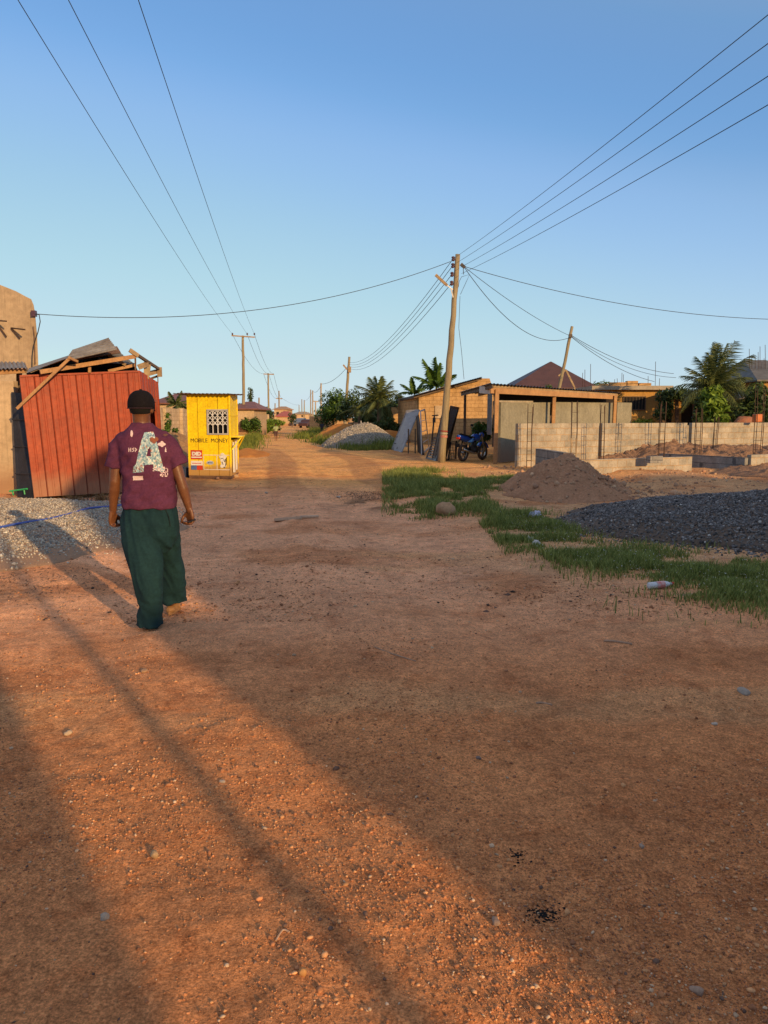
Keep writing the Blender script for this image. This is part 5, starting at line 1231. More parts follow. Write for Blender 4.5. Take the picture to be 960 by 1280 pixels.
# first left pole
Y1 = 68; l0 = XY(305, Y1); l1 = P(303.7, 419.5, Y1)
p1 = hpole('wooden pole with a crossarm just past the yellow kiosk', l0, l1, .15, .10)
ca = [P(289.5, 419.5, Y1-.15), P(318.5, 421.5, Y1-.15)]
w = MB(); w.beam(ca[0], ca[1], .09, .10); w.build('crossarm', WOODG, p1)
i1 = [P(x_, 417.5, Y1-.15) for x_ in (290.5, 309, 318)]
for q_ in i1: insulator(q_, p1, 1.5)
Y2 = 118; p2 = hpole('second wooden pole further along the left side', XY(336, Y2), P(335.3, 466.5, Y2), .16, .11)
w = MB(); w.beam(P(329.5, 467.5, Y2), P(342.5, 468, Y2), .12, .14); w.build('crossarm', WOODG, p2)
i2 = [P(x_, 467, Y2) for x_ in (329.5, 336, 342)]
Y3 = 175; p3 = hpole('third wooden pole in front of the far pink house', XY(349.3, Y3), P(348.6, 488.5, Y3), .2, .14)
w = MB(); w.beam(P(345, 498, Y3), P(353, 498.5, Y3), .14, .2); w.build('crossarm', WOODG, p3)
i3 = [P(x_, 498, Y3) for x_ in (345, 349, 353)]
far = [(401.5, 479, 95, .13, 'pale pole standing before the round green tree'), (391, 488, 120, .13, 'pale pole left of the round green tree'), (394.6, 501, 105, .12, 'short pale pole with a crossbar at the edge of the round green tree'), (408.5, 515, 90, .10, 'stub of a pale post over the far yellow wall'), (388.5, 487, 190, .16, 'thin dark pole behind the pale pole at the road end'), (380.5, 500, 230, .18, 'grey pole at the right of the road end'), (377.5, 499, 260, .18, 'faint pole left of the grey one at the road end'), (374, 506, 300, .18, 'faintest pole over the road end'), (313.8, 487, 120, .2, 'dark thin pole right of the crossarm pole'), (324, 497, 160, .2, 'faint pole between the two nearest left poles'), (344, 504, 210, .2, 'thin pole left of the far pink house')]
for px, yt, Y_, r_, lab in far:
    o = hpole(lab, XY(px, Y_), P(px-.2, yt, Y_), r_, r_*.75, m=CONC if px > 389 else POLEM, n=7)
    if px == 394.6: w = MB(); w.beam(P(391, 501.5, Y_), P(398, 502, Y_), .12, .15); w.build('crossarm', CONC, o)
# ------------------------------------------------------------------ wires
def wire(name, label, a, b, sag, r=.010, n=28, group='overhead electric wires', pts_=None):
    a, b = Vector(a), Vector(b); pts = []
    for i in range(n+1):
        t = i/n; q_ = a.lerp(b, t); q_.z -= sag*4*t*(1-t); pts.append(q_)
    w = MB(); w.tube(pts, r, 5, cap=False); o = w.build(name, WIRE, loc=a); tag(o, label, 'wire', group); return o
def through(a, via, k, sag):   # wire from a passing exactly through via, ending k times further on
    a, via = Vector(a), Vector(via); t = 1/k; b = a+(via-a)*k; b.z += sag*4*t*(1-t)*k; return b
lab4 = ['topmost of the four wires rising to the upper right', 'second from top of the four wires rising to the upper right', 'third from top of the four wires rising to the upper right', 'lowest of the four wires rising to the upper right']
for q_, via, lb in zip([P(573, 319, YB_), P(575, 326, YB_), P(576, 334, YB_), P(577, 342, YB_)], [P(962, 17, 9.5), P(962, 53, 9.5), P(962, 94, 9.5), P(962, 130, 9.5)], lab4):
    wire('overhead_wire', lb, q_, through(q_, via, 2.2, .35), .35, .0058, 40)
for q_, via, lb in zip(i1, [P(20, -4, 13), P(84, -3, 13), P(172, -3, 13)], ('left of the three wires crossing the upper left sky', 'middle of the three wires crossing the upper left sky', 'right of the three wires crossing the upper left sky')):
    wire('overhead_wire', lb, q_, through(q_, via, 1.45, .7), .7, .0075, 60)
for k in range(3):
    wire('overhead_wire', ('left', 'middle', 'right')[k]+' wire between the crossarm pole and the second pole', i1[k], i2[k], .9, .014)
    wire('overhead_wire', ('left', 'middle', 'right')[k]+' wire between the second and third left poles', i2[k], i3[k], .9, .02)
for k, q_ in enumerate(ins):
    wire('overhead_wire', ('highest', 'second', 'third', 'lowest')[k]+' of the sagging wires from the big pole to the distant leaning pole', q_, P(436+(k % 2), 453+2.6*k, 80), 1.05, .011)
wire('service_cable', 'long dark cable sagging from the concrete building to the big pole', P(46, 392.5, 21.9), P(563, 327, YB_), .72, .010, 50, group=None)
bR = P(1060, 398, 32)
wire('service_cable', 'dark cable sagging from the big pole to the right edge', P(580, 333, YB_), bR, .62, .011, 50, group=None)
wire('service_cable', 'thick cable drooping from the big pole to the thin leaning pole', P(581, 335, YB_), P(712, 422, 38), .95, .012, 40, group=None)
wire('service_cable', 'thin straight cable from the big pole to the thin leaning pole', P(581, 334, YB_), P(713, 420, 38), .18, .010, 30, group=None)
wire('service_cable', 'upper cable from the thin leaning pole toward the palm', P(714, 419, 38), P(842, 467, 44), .35, .013, 30, group=None)
wire('service_cable', 'middle cable from the thin leaning pole toward the palm', P(714, 420, 38), P(845, 472, 43), .45, .011, 30, group=None)
wire('service_cable', 'lowest cable from the thin leaning pole toward the ochre house', P(714, 421, 38), P(818, 477, 44), .30, .013, 30, group=None)
for a, b, lb in ((P(437, 455, 80), P(402, 480, 95), 'wire from the distant leaning pole to the pale pole'), (P(402, 480, 95), P(391, 489, 120), 'wire joining the two pale poles'), (P(391, 489, 120), P(380, 501, 230), 'wire from the pale pole toward the road end'), (P(353, 498, 175), P(374, 506, 300), 'faint wire over the road end')):
    wire('overhead_wire', lb, a, b, .5, .02, 12)
# far wall and clutter at the road end
w = MB(); wall_seg(w, XY(388, 98), XY(416, 84), 0, 1.75, .2); wall_seg(w, XY(416, 84), XY(436, 90), 0, 1.6, .2); tag(w.build('boundary_wall', BLOCKO, loc=XY(388, 98)), 'far sunlit yellow wall below the round green tree', 'wall')
w = MB(); wall_seg(w, XY(436, 66), XY(470, 62), 0, 1.2, .2); tag(w.build('low_wall', BLOCKC, loc=XY(436, 66)), 'low pale wall behind the far sand heap', 'wall')
def car(px, Y_, label, m_, rz, s=1.0, name='parked_car', cat='car'):
    root = thing(name, label, cat, XY(px, Y_)); b0 = XY(px, Y_); M = Matrix.Rotation(rz, 3, 'Z')
    def T(x, y, z): return b0+M @ (Vector((x, y, z))*s)
    prof = [(-2.1,.35),(-2.15,.8),(-1.9,.98),(-1.3,1.02),(-.8,1.45),(.5,1.5),(1.1,1.05),(1.95,.92),(2.15,.7),(2.15,.35)]
    w = MB(); w.prism(prof, lambda u, v, t: T(u, t, v), -.82, .82); w.build('body', m_, root, bevel=.05)
    w = MB(); w.prism([(-1.2,1.04),(-.78,1.38),(.45,1.42),(.98,1.06)], lambda u, v, t: T(u, t, v), -.835, .835); w.build('window', DARK, root)
    for x in (-1.3, 1.35):
        for y in (-.75, .75):
            w = MB(); w.tube([T(x, y-.12, .33), T(x, y+.12, .33)], .33*s, 14); w.build('wheel', BLK, root)
car(376.5, 150, 'grey blue car parked far down on the right side of the road', mat('car_greyblue', (.16,.20,.28), None, 3, rough=.35, bump=0), R(75))
car(385, 120, 'dark maroon car standing by the far yellow wall end', mat('car_dark', (.08,.04,.045), None, 3, rough=.35, bump=0), R(70), .9)
w = MB(); c0 = XY(461, 50, .9); w.beam(c0-Vector((.6,0,0)), c0+Vector((.6,0,.05)), .4, .08); w.beam(c0-Vector((.45,0,0)), c0-Vector((.55,0,.9)), .06, .06); w.beam(c0+Vector((.45,0,0)), c0+Vector((.5,0,-.9)), .06, .06); w.beam(c0+Vector((-.5,.2,.1)), c0+Vector((-.5,.2,.5)), .05, .3)
tag(w.build('wooden_bench', STEELL, loc=XY(461, 50)), 'pale bench in the shade beyond the far gravel heap', 'bench')

# ------------------------------------------------------------------ litter
def litter_bag(px, py, rx, rz, label, m_, name='plastic_bag', cat='bag', seed=0):
    c0 = G(px, py); c0.z = float(gz(c0.x, c0.y)); mb = MB(); mb.ell((0,0,0), (rx, rx*.7, rz), 22, 14)
    mb.v = [tuple(Vector(v)*(1+.75*mnoise.noise(Vector(v)*(2.2/rx)+Vector((seed,px,0))))+c0+Zv*rz*.6) for v in mb.v]
    tag(mb.build(name, m_, loc=c0, smooth=False), label, cat)
litter_bag(669, 647, .10, .065, 'crumpled pale violet plastic bag on the grass', mat('bag_violet', (.55,.55,.78), (.7,.7,.8), 6, rough=.4, bump=.3))
litter_bag(662, 676, .05, .035, 'small crumpled white wrapper in the grass below the violet bag', mat('bag_white', (.75,.75,.72), None, 6, rough=.4, bump=.3), 'wrapper', 'wrapper', 3)
litter_bag(640, 660, .055, .025, 'yellow green crushed wrapper at the left of the grass strip', mat('bag_green', (.45,.5,.2), None, 6, rough=.4, bump=.3), 'wrapper', 'wrapper', 5)
litter_bag(812, 691, .05, .02, 'flat pale scrap at the foot of the dark gravel heap', mat('bag_grey', (.5,.48,.45), None, 6, rough=.5, bump=.3), 'paper_scrap', 'scrap', 7)
litter_bag(595, 637, .045, .02, 'small light scrap right of the boulder', mat('bag_pale', (.62,.55,.45), None, 6, rough=.5, bump=.3), 'paper_scrap', 'scrap', 9)
# bottle
bt = thing('plastic_bottle', 'clear plastic bottle with red label lying at the grass edge', 'bottle', G(824, 739)); c0 = G(824, 739); c0.z = float(gz(c0.x, c0.y))+.034; ax = Vector((.97, .22, .04)).normalized()
CLR = mat('bottle_plastic', (.70,.72,.74), (.6,.62,.66), 8, rough=.2, bump=.2, spec=.6)
w = MB(); w.tube([c0+ax*t for t in (-.115,-.11,-.03,-.028,.05,.085,.105,.125)], [.024,.032,.032,.029,.032,.024,.013,.013], 14); w.build('body', CLR, bt, smooth=True)
w = MB(); w.tube([c0+ax*t for t in (-.035,.045)], .0335, 14, cap=False); w.build('label_band', mat('label_red', (.62,.10,.09), (.7,.6,.58), 30, rough=.4, bump=0), bt, smooth=True)
w = MB(); w.tube([c0+ax*t for t in (.125,.145)], .016, 12); w.build('cap', REDP, bt)
w = MB(); a = G(858, 747); w.beam(a+Vector((-.09,0,.015)), a+Vector((.09,.03,.02)), .07, .012); tag(w.build('plank_scrap', WOODG, loc=a), 'flat pale board scrap right of the bottle', 'board')
# plank on the road, broken in two lengths
w = MB(); a, b = G(343, 650.5), G(398, 649); a.z = float(gz(a.x, a.y))+.03; b.z = float(gz(b.x, b.y))+.03; m1 = a.lerp(b, .62)
w.beam(a, m1, .14, .045, up=(0,.2,1)); w.beam(m1+Vector((-.03,.02,.012)), b+Vector((0,.03,.0)), .08, .03); tag(w.build('wooden_plank', mat('road_plank', (.66,.46,.31), (.5,.33,.22), 4, bump=.3), loc=a, bevel=.005), 'split wooden plank lying across the middle of the dirt road', 'plank')
for a, b, lab, r_ in (((468, 811), (520, 829), 'thin curved twig on the shaded road in the centre', .004), ((671, 879), (690, 880), 'pale short stick on the shaded road', .006), ((755, 802), (790, 806), 'flat bark strip near the right side of the road', .008), ((345, 1178), (362, 1168), 'pale thin stick in the sunlit gravel', .003)):
    p0, p1_ = G(*a), G(*b); mid = p0.lerp(p1_, .4)+Vector((0,.03,0)); q_ = [p0, mid, p1_]
    for v in q_: v.z = float(gz(v.x, v.y))+r_
    w = MB(); w.tube(spline(q_, 5), r_, 6); tag(w.build('twig', mat('twig'+str(a[0]), (.50,.33,.22), None, 8, bump=.1), loc=p0), lab, 'twig')
# dark leaf litter patch on road left of the grass
c0 = G(455, 620); n = 1500; x = c0.x+RNG.normal(0, .36, n); y = c0.y+RNG.normal(0, .55, n)
v, f, cc = leafcloud([((0,0,0), (1,1,1))], n, .017); v = v.reshape(n, 4, 3); v = v-v.mean(1, keepdims=True); v[..., 2] *= .5; v += np.stack([x, y, gz(x, y)+.02], 1)[:, None]
tag(link_mesh('dead_leaves', fast_mesh('dead_leaves', v.reshape(-1, 3), f, cc), leaf_mat('dead_leaf', (.03,.02,.015), (.20,.11,.06), 0)), 'dark scatter of dead leaves at the road edge beside the grass patch', 'leaves', kind='stuff')
c0 = G(40, 725); n = 1300; x = c0.x+RNG.normal(0, .8, n); y = c0.y+RNG.normal(0, .45, n)
v, f, cc = leafcloud([((0,0,0), (1,1,1))], n, .02, .3); v = v.reshape(n, 4, 3); v = v-v.mean(1, keepdims=True); v[..., 2] *= .5; v += np.stack([x, y, gz(x, y)+.01], 1)[:, None]
tag(link_mesh('dead_leaves', fast_mesh('dead_leaves', v.reshape(-1, 3), f, cc), leaf_mat('dead_leaf2', (.03,.02,.015), (.30,.17,.08), 0)), 'dark straw and leaf litter below the pale gravel at left', 'leaves', kind='stuff')
# ================================================================== the walking man
YM = 5.95
def W(px, py, dy=0.0): return P(px, py, YM+dy)
man = thing('person', 'person in maroon T-shirt, black cap and dark green trousers walking away holding a phone', 'person', XY(188, YM+.1))
SKIN = mat('skin_brown', (.16,.062,.026), (.12,.045,.02), 12, rough=.42, bump=.08, bscale=200, spec=.45)
SHIRT = mat('maroon_cotton', (.110,.033,.070), (.088,.026,.056), 8, rough=.95, bump=.25, bscale=260, spec=.1, bdist=.004)
TROU = mat('dark_green_cloth', (.012,.039,.045), (.008,.027,.034), 6, rough=.9, bump=.2, bscale=240, spec=.15, bdist=.004)
CAPM = mat('black_cap_cloth', (.012,.010,.012), None, 10, rough=.9, bump=.3, bscale=200, spec=.1, bdist=.004)
HAIR = mat('black_hair', (.008,.007,.006), None, 40, rough=.9, bump=.8, bscale=300, bdist=.004)
def chain(mb, pts, rr, n=14):
    mb.tube(pts, rr, n)
    for p, r in zip(pts, rr): mb.ell(p, r*.995, 14, 10)
b = MB()
hc = W(176.5, 508); 
b.ell(hc, (.076, .096, .118), 20, 14); b.ell(hc+Vector((0,.035,-.055)), (.056,.062,.06), 16, 12)
b.ell(hc+Vector((0,.102,-.02)), (.013,.02,.02)); b.ell(hc+Vector((0,.085,-.065)), (.025,.014,.012))
for s in (-1, 1):
    b.ell(hc+Vector((s*.080,.005,-.022)), (.013,.026,.034), 12, 10); b.ell(hc+Vector((s*.03,.088,.012)), (.014,.012,.01))
nb0 = W(177, 527); chain(b, [hc+Vector((0,-.012,-.05)), nb0+Vector((0,-.005,0)), W(178, 541, 0)], [.066, .064, .075])
chest = W(181, 565); b.ell(chest, (.165, .10, .20), 18, 14); b.ell(W(183, 612), (.145, .095, .17), 18, 14); b.ell(W(186, 650), (.16, .11, .15), 18, 14)
Ls, Le, Lw = W(148, 556), W(143.5, 602, -.02), W(141, 641, .05)
Rs, Re, Rw = W(211, 555), W(226, 601, .0), W(237, 638, .04)
b.ell(W(158, 552), (.10, .075, .07)); b.ell(W(201, 551), (.10, .075, .07))
chain(b, [Ls, Ls.lerp(Le, .5), Le, Le.lerp(Lw, .25), Le.lerp(Lw, .65), Lw], [.060, .051, .041, .044, .034, .0265])
chain(b, [Rs, Rs.lerp(Re, .5), Re, Re.lerp(Rw, .25), Re.lerp(Rw, .65), Rw], [.060, .051, .041, .044, .034, .0265])
# legs inside the trousers and feet
LA, RA = XY(188, YM-.07, .10), XY(215, YM+.44, .12)
hipL, hipR = W(172, 655), W(200, 655); kL, kR = W(180, 705, -.09), W(211, 702, .27)
chain(b, [hipL, hipL.lerp(kL, .5), kL, kL.lerp(LA, .35), LA], [.080, .068, .056, .054, .036]); chain(b, [hipR, W(205, 672, .13), kR, kR.lerp(RA, .35), RA], [.080, .062, .050, .050, .036])
def foot(mb, heel, toe, lift):
    d = (toe-heel).normalized(); mb.ell(heel, (.034,.045,.034)); mb.tube([heel, heel+d*.10+Zv*.012, heel+d*.18, toe], [.033,.040,.042,.028], 12); mb.ell(toe, (.042,.04,.022))
hl = XY(187, YM-.08, .045); foot(b, hl, hl+Vector((-.02,.21,-.005)), 0)
hr = XY(213, YM+.38, .055); foot(b, hr, hr+Vector((.02,.21,-.02)), 0)
# hands
def hand(mb, wrist, dirv, side, palm_n, curl, thumb_dir):
    """palm + four fingers + thumb; dirv down the hand, side = toward index finger, palm_n = palm facing"""
    d, s, n = dirv.normalized(), side.normalized(), palm_n.normalized()
    for k in range(4):
        o_ = s*(.031-.0207*k); mb.tube([wrist-d*.01+o_*.6, wrist+d*.045+o_*.95, wrist+d*.088+o_], [.0165, .0165, .0125], 10); mb.ell(wrist+d*.088+o_, .0122)
        L = (.074, .082, .076, .060)[k]; p = wrist+d*.088+o_; a = curl[0]
        for j, (fr, r0, r1) in enumerate(((.46, .0105, .0098), (.31, .0098, .0090), (.23, .0090, .0078))):
            q = p+(d*math.cos(a)+n*math.sin(a))*L*fr; mb.tube([p, q], [r0, r1], 9); mb.ell(q, r1, 9, 7); p = q; a += curl[1]
    t0 = wrist+d*.022+s*.024+n*.006; t1 = t0+(s*.7+d*.6+n*.35).normalized()*.042; t2 = t1+(thumb_dir).normalized()*.034; t3 = t2+(thumb_dir-s*.3).normalized()*.026
    mb.tube([t0, t1, t2, t3], [.0165, .0135, .0118, .009], 10); mb.ell(t3, .009, 9, 7); mb.ell(t1, .0135, 9, 7)
hand(b, Lw, (W(141.5, 656, .07)-Lw), Vector((.35,.9,0)), Vector((.9,-.25,.1)), (.75, .95), Vector((.2,.1,-.9)))
hand(b, Rw, (W(238.5, 652, .05)-Rw), Vector((-.75,.65,0)), Vector((-.55,-.75,.1)), (.85, .85), Vector((-.3,-.5,-.8)))
me = remeshed(b, .0062, 4)
body = link_mesh('body', me, SKIN, man)
# cap with brim
w = MB(); cc_ = hc+Vector((0,.002,.012)); k = 14; rings = []
for i in range(k+1):
    t = i/k*math.pi/2; rr = math.cos(t)**.8 if i < k else .02; z = math.sin(t)*.112
    rings.append([cc_+Vector((.101*rr*math.cos(a), .116*rr*math.sin(a), z-.012*(1-math.sin(a))*0+ (.0 if i else -.002))) for a in [2*math.pi*j/28 for j in range(28)]])
rings = [[p+Vector((0,0,-.028)) for p in rings[0]]]+rings
w.ringloft(rings); cap = w.build('cap', CAPM, man, smooth=True)
w = MB(); pts_ = []
for s_ in (0, 1):
    for i in range(13):
        a = math.pi*(.12+.76*i/12); pts_.append(cc_+Vector((.094*math.cos(a), .105*math.sin(a)+s_*.075*math.sin(a), -.018-.022*s_-.01*abs(math.cos(a)))))
w.add(pts_+[p+Zv*.006 for p in pts_], [(i, i+1, 14+i, 13+i) for i in range(12)]+[(26+13+i, 26+14+i, 27+i, 26+i) for i in range(12)]); w.build('brim', CAPM, cap)
w = MB(); w.ell(cc_+Vector((0,0,.114)), (.012,.012,.006)); w.build('button', CAPM, cap)
w = MB()   # rear strap arch and sweatband line
w.tube([cc_+Vector((.103*math.cos(a), .118*math.sin(a), -.026)) for a in [R(200+14*i) for i in range(11)]], .0035, 5)
w.build('strap', mat('strap', (.045,.02,.025), None, 8, bump=0), cap)
w = MB(); w.ell(hc+Vector((0,-.012,-.012)), (.0815,.094,.072), 20, 14); w.build('hair', HAIR, man, smooth=True)
# T-shirt
s = MB()
def ringZ(px, py, hw, hd, dy=0.0, n=28, sq=2.4):
    c0 = W(px, py, dy); out = []
    for j in range(n):
        a = 2*math.pi*j/n; ca_, sa_ = math.cos(a), math.sin(a)
        out.append(c0+Vector((hw*abs(ca_)**(2/sq)*(1 if ca_ >= 0 else -1), hd*abs(sa_)**(2/sq)*(1 if sa_ >= 0 else -1), 0)))
    return out
s.ringloft([ringZ(187.5, 634.5, .208, .160), ringZ(187.5, 629, .212, .162), ringZ(187, 615, .203, .145), ringZ(186.5, 600, .200, .138), ringZ(185, 585, .203, .138), ringZ(183, 568, .210, .140), ringZ(181, 556, .212, .135), ringZ(180, 547, .205, .122), ringZ(179, 541, .170, .105), ringZ(178, 536, .125, .092), ringZ(177.5, 531.5, .088, .084), ringZ(177.5, 529, .078, .078)])
for (a, bb, cc2, dd) in ((W(156, 549), W(146.5, 560), W(144, 575), W(143, 584.5)), (W(203, 548), W(213.5, 559), W(219, 572), W(224.5, 582.5))):
    s.tube([a, bb, cc2, dd], [.062, .070, .074, .080], 18); s.ell(bb, .069, 14, 10); s.ell(a, .061, 14, 10)
def shirt_disp(p):
    q = p-Vector(man.location); d = .012*mnoise.noise(Vector((q.x*5, q.y*5, q.z*9+q.x*7)))+.011*mnoise.noise(Vector((q.x*9+q.z*12, q.y*8, q.z*22-q.x*16)))
    low = max(0, (1.10-q.z)/.2); d += .003*low*math.sin(q.z*75+7*mnoise.noise(q*6)+q.x*10)*.6
    return d
shirt = link_mesh('t_shirt', remeshed(s, .0085, 3, shirt_disp), SHIRT, man)
# trousers
t = MB()
t.ringloft([ringZ(187, 629, .185, .122), ringZ(187, 640, .208, .142), ringZ(187.5, 655, .220, .152), ringZ(188, 668, .215, .140), ringZ(190, 680, .18, .10), ringZ(191, 690, .12, .05)])
def ringL(px, py, hw, hd, dy): return ringZ(px, py, hw, hd, dy, 24, 2.2)
t.ringloft([ringL(173, 652, .120, .125, -.02), ringL(177, 675, .145, .120, -.06), ringL(180.5, 700, .138, .110, -.10), ringL(183.5, 720, .126, .105, -.12), ringL(186, 740, .112, .105, -.12), ringL(188, 756, .100, .108, -.10), ringL(188, 768, .098, .115, -.08), ringL(187.5, 776, .106, .13, -.07), ringL(187.5, 780, .108, .135, -.07)])
t.ringloft([ringL(203, 650, .112, .12, .05), ringL(205, 663, .118, .115, .11), ringL(207, 677, .120, .105, .17), ringL(211, 700, .108, .095, .26), ringL(213.5, 715, .104, .095, .31), ringL(216, 730, .098, .10, .36), ringL(217, 742, .096, .10, .40), ringL(217.5, 749, .102, .11, .42), ringL(217.5, 752, .104, .112, .42)])
def tr_disp(p):
    q = p-Vector(man.location); d = .018*mnoise.noise(Vector((q.x*8+q.z*1.5, q.y*5, q.z*1.8)))+.022*(.4-abs(mnoise.noise(Vector((q.x*15+q.z*4.5, q.y*8, q.z*2.6-q.x*3)))))-.004
    low = max(0, (.42-q.z)/.42); d += max(0, (.30-q.z)/.30)*.006*math.sin(q.z*60+q.x*26+6*mnoise.noise(q*4))
    return d
trs = link_mesh('trousers', remeshed(t, .0075, 2, tr_disp), TROU, man)
w = MB(); w.tube([W(206.5, 636, -.10), W(211, 646, -.12), W(213, 658, -.11)], .004, 5); w.build('pocket_seam', mat('seam', (.006,.016,.016), None, 8, bump=0), trs)
# slippers
for (h_, nm, c_) in ((hl, 'sandal', (.03,.02,.018)), (hr, 'sandal', (.42,.22,.09))):
    w = MB(); q0 = Vector((h_.x, h_.y, 0)); out = []
    for i in range(20):
        a = 2*math.pi*i/20; out.append((.045*math.cos(a)*(1.1 if math.sin(a) > 0 else .85), .085+.14*math.sin(a)))
    g0 = float(gz(h_.x, h_.y)); w.prism(out, lambda u, v, tt: Vector((q0.x+u, q0.y+v, g0+tt)), .004, .032)
    w.tube([(q0.x-.045, q0.y+.12, g0+.03), (q0.x-.02, q0.y+.15, g0+.085), (q0.x+.02, q0.y+.15, g0+.085), (q0.x+.045, q0.y+.12, g0+.03)], .010, 6)
    w.ell((q0.x, q0.y+.0, g0+.045), (.042,.055,.034), 16, 10); w.ell((q0.x, q0.y+.10, g0+.045), (.044,.11,.034), 16, 10); w.build(nm, mat('sandal_'+str(int(h_.y*100)), c_, None, 8, rough=.7, bump=.1), man, bevel=.004)
# prints on the shirt back, laid onto the cloth
dg = bpy.context.evaluated_depsgraph_get(); bpy.context.view_layer.update()
bvh = BVHTree.FromPolygons([v.co.copy() for v in shirt.data.vertices], [tuple(p.vertices) for p in shirt.data.polygons])
def on_shirt(px, py, off=.0025):
    o_ = Vector((0,0,CAM_H)); d_ = (P(px, py, YM)-o_).normalized(); hit, nn, _, dist = bvh.ray_cast(o_-Vector(man.location), d_)
    if hit is None: return None
    return hit+Vector(man.location)-d_*off
def decal(name, inside, x0, x1, y0, y1, cell, m_, parent=None, off=.003):
    nx_, ny_ = int((x1-x0)/cell)+1, int((y1-y0)/cell)+1; grid = {}; w = MB(); fs = []
    def vid(i, j):
        if (i, j) not in grid:
            q = on_shirt(x0+i*cell, y0+j*cell, off)
            if q is None: return None
            grid[(i, j)] = len(w.v); w.v.append(tuple(q))
        return grid[(i, j)]
    for i in range(nx_):
        for j in range(ny_):
            if inside(x0+(i+.5)*cell, y0+(j+.5)*cell):
                ids = [vid(i, j), vid(i, j+1), vid(i+1, j+1), vid(i+1, j)]
                if None not in ids: w.f.append(tuple(ids)); w.m.append(0)
    return w.build(name, m_, parent or shirt)
def polyf(*polys): return lambda x, y: any(bool(in_poly(np.array(x), np.array(y), p)) for p in polys)
def letter_mat():
    m, nt, bs = _nt('collage_print'); tc = nt.nodes.new('ShaderNodeTexCoord')
    mp = nt.nodes.new('ShaderNodeMapping'); mp.inputs['Scale'].default_value = (1, 1, .6); nt.links.new(tc.outputs['Object'], mp.inputs[0])
    vo = nt.nodes.new('ShaderNodeTexVoronoi'); vo.inputs['Scale'].default_value = 120; nt.links.new(mp.outputs[0], vo.inputs['Vector'])
    sp = nt.nodes.new('ShaderNodeSeparateColor'); nt.links.new(vo.outputs['Color'], sp.inputs[0])
    r = nt.nodes.new('ShaderNodeValToRGB'); e = r.color_ramp.elements; r.color_ramp.interpolation = 'CONSTANT'
    e[0].position = 0; e[0].color = (.20,.33,.38,1); e[1].position = .2; e[1].color = (.34,.46,.48,1)
    for p_, c_ in ((.42, (.14,.25,.32,1)), (.55, (.55,.62,.58,1)), (.72, (.28,.42,.47,1)), (.84, (.60,.55,.50,1)), (.90, (.10,.13,.17,1)), (.95, (.40,.20,.14,1))):
        q = e.new(p_); q.color = c_
    nt.links.new(sp.outputs[0], r.inputs[0]); nt.links.new(r.outputs[0], bs.inputs['Base Color']); bs.inputs['Roughness'].default_value = .85
    return m
A_ = polyf([(180.5,540.5),(191,539.5),(193,543),(184,566),(180,580),(179.5,590),(166,591),(166.5,584),(170,580),(173,566),(176.5,552)],
           [(186,540),(191.5,540),(194.5,548),(198,560),(201,572),(204,584),(206.5,585),(205,590),(192.5,588),(192,583),(189,572)],
           [(173,571),(192,570),(195,580),(171,582)], [(178,553),(190,550),(190,558),(177,560)])
hole = polyf([(184.5,561),(187,561),(188,570),(184,570.5)])
decal('printed_letter', lambda x, y: A_(x, y) and not hole(x, y), 164, 208, 538, 593, .42, letter_mat())
PINK = mat('pink_print', (.62,.42,.42), (.7,.6,.58), 90, rough=.85, bump=0); ORP = mat('orange_print', (.30,.09,.04), (.20,.08,.05), 60, rough=.85, bump=0)
decal('printed_flower', lambda x, y: math.hypot(x-190, y-549.5) < 3.0 or math.hypot(x-195.5, y-549) < 2.6 or math.hypot(x-192.5, y-552) < 2.6, 185, 200, 544, 556, .35, ORP, off=.005)
decal('printed_patch', polyf([(166,595),(178.5,595),(179,600),(166.5,600.5)]), 165, 180, 594, 602, .35, PINK)
decal('printed_dash', lambda x, y: ((x-164.5)/1.6)**2+((y-542)/4.2)**2 < 1, 162, 168, 537, 547, .35, PINK)
decal('printed_blossom', lambda x, y: math.hypot((x-202)/5.2, (y-555.3)/2.2) < 1 or math.hypot((x-202.5)/2.4, (y-555)/3.8) < 1, 195, 209, 550, 560, .35, PINK)
decal('printed_dash', lambda x, y: abs(x-206.8) < 1+.25*(y-562)/2 and 559.5 < y < 565 and (x-206.8) > -.3-(y-560)*.12, 204, 210, 559, 566, .35, PINK)
def bits(seed, x0, x1, y0, y1, p_): 
    rs_ = random.Random(seed); cells = {(i, j): rs_.random() < p_ for i in range(40) for j in range(40)}
    return lambda x, y: x0 <= x < x1 and y0 <= y < y1 and cells[(int((x-x0)/1.0), int((y-y0)/1.3))]
def strokes(*seg): 
    def f_(x, y):
        for (a0, b0, a1, b1) in seg:
            dx, dy = a1-a0, b1-b0; tt = max(0, min(1, ((x-a0)*dx+(y-b0)*dy)/(dx*dx+dy*dy+1e-9)))
            if math.hypot(x-a0-dx*tt, y-b0-dy*tt) < .42: return True
        return False
    return f_
decal('printed_word', strokes((161,560,161,564.5),(163.5,560,163.5,564.5),(161,562.3,163.5,562.3),(167.5,560,165.5,561),(165.5,561,167.5,563.3),(167.5,563.3,165.2,564.5),(169,560,169,564.5),(169,560,171,562),(171,562,169,564.5)), 160, 172, 559, 566, .3, PINK)
decal('printed_word', bits(3, 200, 210, 586, 596, .42), 200, 210, 586, 596, .5, PINK)
decal('printed_scraps', bits(5, 190, 209, 583.5, 589, .35), 190, 209, 583.5, 589, .5, PINK, off=.006)
decal('printed_scraps', bits(8, 166, 180, 584, 590, .25), 166, 180, 584, 590, .5, ORP, off=.006)
